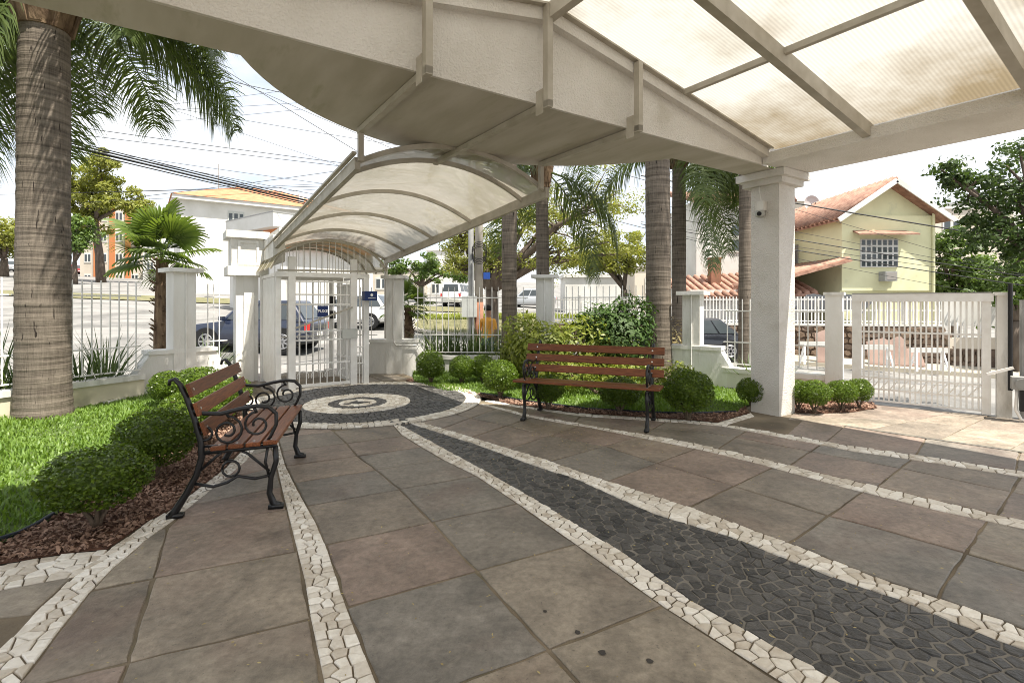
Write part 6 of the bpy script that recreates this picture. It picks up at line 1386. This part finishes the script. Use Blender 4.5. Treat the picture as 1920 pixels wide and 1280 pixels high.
fw = MB(); vs = []
for i in range(24):
    p = WA.lerp(WB, i / 23 * 1.35 - 0.1); nrm = Vector((-(WB - WA).y, (WB - WA).x)).normalized(); q = p - nrm * 1.9; vs += [(p.x, p.y, tz(p.x, p.y) + 0.14), (q.x, q.y, tz(q.x, q.y) + 0.14), (q.x, q.y, tz(q.x, q.y) - 0.1)]
fw.add(vs, [(3 * i, 3 * i + 1, 3 * i + 4, 3 * i + 3) for i in range(23)] + [(3 * i + 1, 3 * i + 2, 3 * i + 5, 3 * i + 4) for i in range(23)]); struct(fw.build('far_pavement', M_WALK))
def trestle(px, py, d, label):
    p = P(px, py, d); z = tz(p.x, d) + 0.14; t = thing('sawhorse', label, 'sawhorse', (p.x, d, z), wrz); MB().b2((-0.55, -0.03, 0.62), (0.55, 0.03, 0.78)).build('top_rail', M_HWHITE, t)
    for sx in (-0.42, 0.42):
        for sy in (-0.22, 0.22): MB().beam((sx * 1.12, sy, 0), (sx * 0.92, 0.02 * (1 if sy > 0 else -1), 0.70), 0.06, 0.035).build('leg', M_PLAIN, t)
        MB().beam((sx, -0.13, 0.28), (sx, 0.13, 0.28), 0.04, 0.04).build('brace', M_PLAIN, t)
trestle(1532, 655, 17.6, 'white sawhorse seen between square pillar and gate post'); trestle(1640, 660, 17.3, 'white sawhorse at left behind driveway gate bars'); trestle(1742, 665, 17.1, 'white sawhorse at centre behind driveway gate bars')
for px, w, h, lab in ((1655, 0.9, 0.95, 'pinkish board leaning on the stone wall behind left sawhorse'), (1690, 0.55, 1.05, 'curved pinkish board leaning on the stone wall between sawhorses'), (1712, 0.8, 0.65, 'low pale board leaning on the stone wall near centre sawhorse'), (1552, 0.7, 1.2, 'tall pinkish board beside the sawhorse left of gate post')):
    d = 18.0; x = (px - 960) / 960 * d; t = thing('leaning_board', lab, 'board', (x, d, tz(x, d) + 0.14), wrz); MB().extr([(-w / 2, 0, 0), (w / 2, 0, 0), (w / 2 * 0.9, 0.25, h * 0.85), (w * 0.2, 0.30, h), (-w / 2 * 0.9, 0.25, h * 0.85)], (0, 0.03, 0)).build('panel', M_PINKB, t); MB().b2((-w / 2, -0.04, 0), (w / 2, -0.002, 0.05)).build('batten', M_PINKB, t)
# grass island up the street
isl = [P(690 + 30 * i, 0, 26).xy for i in range(0)]
ip = []
for i in range(40):
    a = 2 * math.pi * i / 40; ip.append((-1.2 + 4.6 * math.cos(a) + 0.8 * math.cos(2 * a), 27.5 + 5.6 * math.sin(a)))
struct(MB().add([(x, y, tz(x, y) + 0.16) for x, y in ip] + [(x, y, tz(x, y) - 0.1) for x, y in ip], [tuple(range(40))] + [(i, (i + 1) % 40, (i + 1) % 40 + 40, i + 40) for i in range(40)]).build('grass_island', M_DRYGRASS))
kb = MB(); kb.tube([(x, y, tz(x, y) + 0.12) for x, y in ip + ip[:1]], 0.10, 6); struct(kb.build('island_kerb', M_CONC))
grass([p for p in ip], 5000, 0.16, 33, 'grass', 'dry grass on the raised traffic island up the street', M_SHRUBY, 0.6, 0.02)
# verge on the hillside at left
vg = []
for i in range(20): x = -40 + i * 2.0; vg.append((x, 33 + 0.35 * (x + 40) * 0.2))
vs = [(x, y, tz(x, y) + 0.06) for x, y in vg] + [(x, y + 5, tz(x, y + 5) + 0.06) for x, y in vg]; struct(MB().add(vs, [(i, i + 1, i + 21, i + 20) for i in range(19)]).build('grass_verge', M_DRYGRASS))

# ================================================================== PERSON
def person(x, y, rz, label):
    z = tz(x, y); me = bpy.data.meshes.new('body')
    J = {'pelvis': (0, 0, .95, .14, .11), 'waist': (0, 0, 1.08, .13, .10), 'chest': (0, .01, 1.30, .16, .11), 'neck': (0, 0, 1.48, .055, .055), 'head0': (0, .01, 1.56, .075, .085), 'head1': (0, .01, 1.66, .080, .095), 'head2': (0, 0, 1.73, .05, .06)}
    for s, n in ((-1, 'l'), (1, 'r')):
        J.update({'hip' + n: (s * .09, 0, .90, .09, .09), 'knee' + n: (s * .10, .02 * s, .50, .06, .06), 'ank' + n: (s * .10, -.05 * s, .09, .042, .045), 'toe' + n: (s * .11, -.05 * s + .15, .035, .035, .03), 'sh' + n: (s * .19, 0, 1.41, .06, .06), 'elb' + n: (s * .25, -.03, 1.14, .043, .043), 'wri' + n: (s * .25, .06, .90, .028, .03), 'pal' + n: (s * .25, .08, .83, .034, .02)})
        for k in range(4): J['f%s%d' % (n, k)] = (s * .25, .055 + .018 * k, .755 + .006 * abs(k - 1.5), .009, .009)
        J['th' + n] = (s * .24, .125, .80, .010, .010)
    names = list(J); E = [('pelvis', 'waist'), ('waist', 'chest'), ('chest', 'neck'), ('neck', 'head0'), ('head0', 'head1'), ('head1', 'head2')]
    for n in 'lr': E += [('pelvis', 'hip' + n), ('hip' + n, 'knee' + n), ('knee' + n, 'ank' + n), ('ank' + n, 'toe' + n), ('chest', 'sh' + n), ('sh' + n, 'elb' + n), ('elb' + n, 'wri' + n), ('wri' + n, 'pal' + n), ('pal' + n, 'th' + n)] + [('pal' + n, 'f%s%d' % (n, k)) for k in range(4)]
    me.from_pydata([J[k][:3] for k in names], [(names.index(a), names.index(b)) for a, b in E], []); o = bpy.data.objects.new('tmp_body', me); COL.objects.link(o); o.modifiers.new('skin', 'SKIN')
    for i, k in enumerate(names): me.skin_vertices[0].data[i].radius = J[k][3:]; me.skin_vertices[0].data[i].use_root = k == 'pelvis'
    sub = o.modifiers.new('sub', 'SUBSURF'); sub.levels = 2; sub.render_levels = 2; bpy.context.view_layer.update()
    bm_ = bpy.data.meshes.new_from_object(o.evaluated_get(bpy.context.evaluated_depsgraph_get())); bpy.data.objects.remove(o)
    bm_.materials.clear()
    for m in (M_SKIN, M_SHIRT, M_JEANS, M_BLACK): bm_.materials.append(m)
    for p in bm_.polygons:
        c = p.center; p.use_smooth = True
        p.material_index = 3 if c.z < 0.10 else 2 if (c.z < 0.99 and abs(c.x) < 0.205) else 1 if (c.z < 1.47 and (abs(c.x) < 0.205 or c.z > 1.18)) else 0
    t = thing('person', 'person in orange shirt and blue jeans walking behind the fence by the pole', 'person', (x, y, z), rz); obj('body', bm_, t)
    MB().lathe([(0.088, 1.63), (0.094, 1.68), (0.085, 1.735), (0.045, 1.765), (0.01, 1.77)], 14, (0, 0.0)).build('hair', M_HAIR, t, True)
    f = MB(); f.tube([(0, 0.10, 1.655), (0, 0.122, 1.625), (0, 0.105, 1.615)], [0.008, 0.014, 0.012], 6)
    f.build('nose', M_SKIN, t, True); e = MB()
    for s in (-1, 1): e.disc((s * 0.032, 0.098, 1.655), (0, 1, 0), 0.010, 0.01, 8)
    e.build('eyes', M_HAIR, t); MB().b2((-0.022, 0.096, 1.588), (0.022, 0.104, 1.596)).build('mouth', M_RUST, t)
person(-0.58, 12.3, math.radians(-35), None)
print('objects', len(bpy.data.objects), 'triangles', sum(len(o.data.polygons) * 2 for o in bpy.data.objects if o.type == 'MESH'))
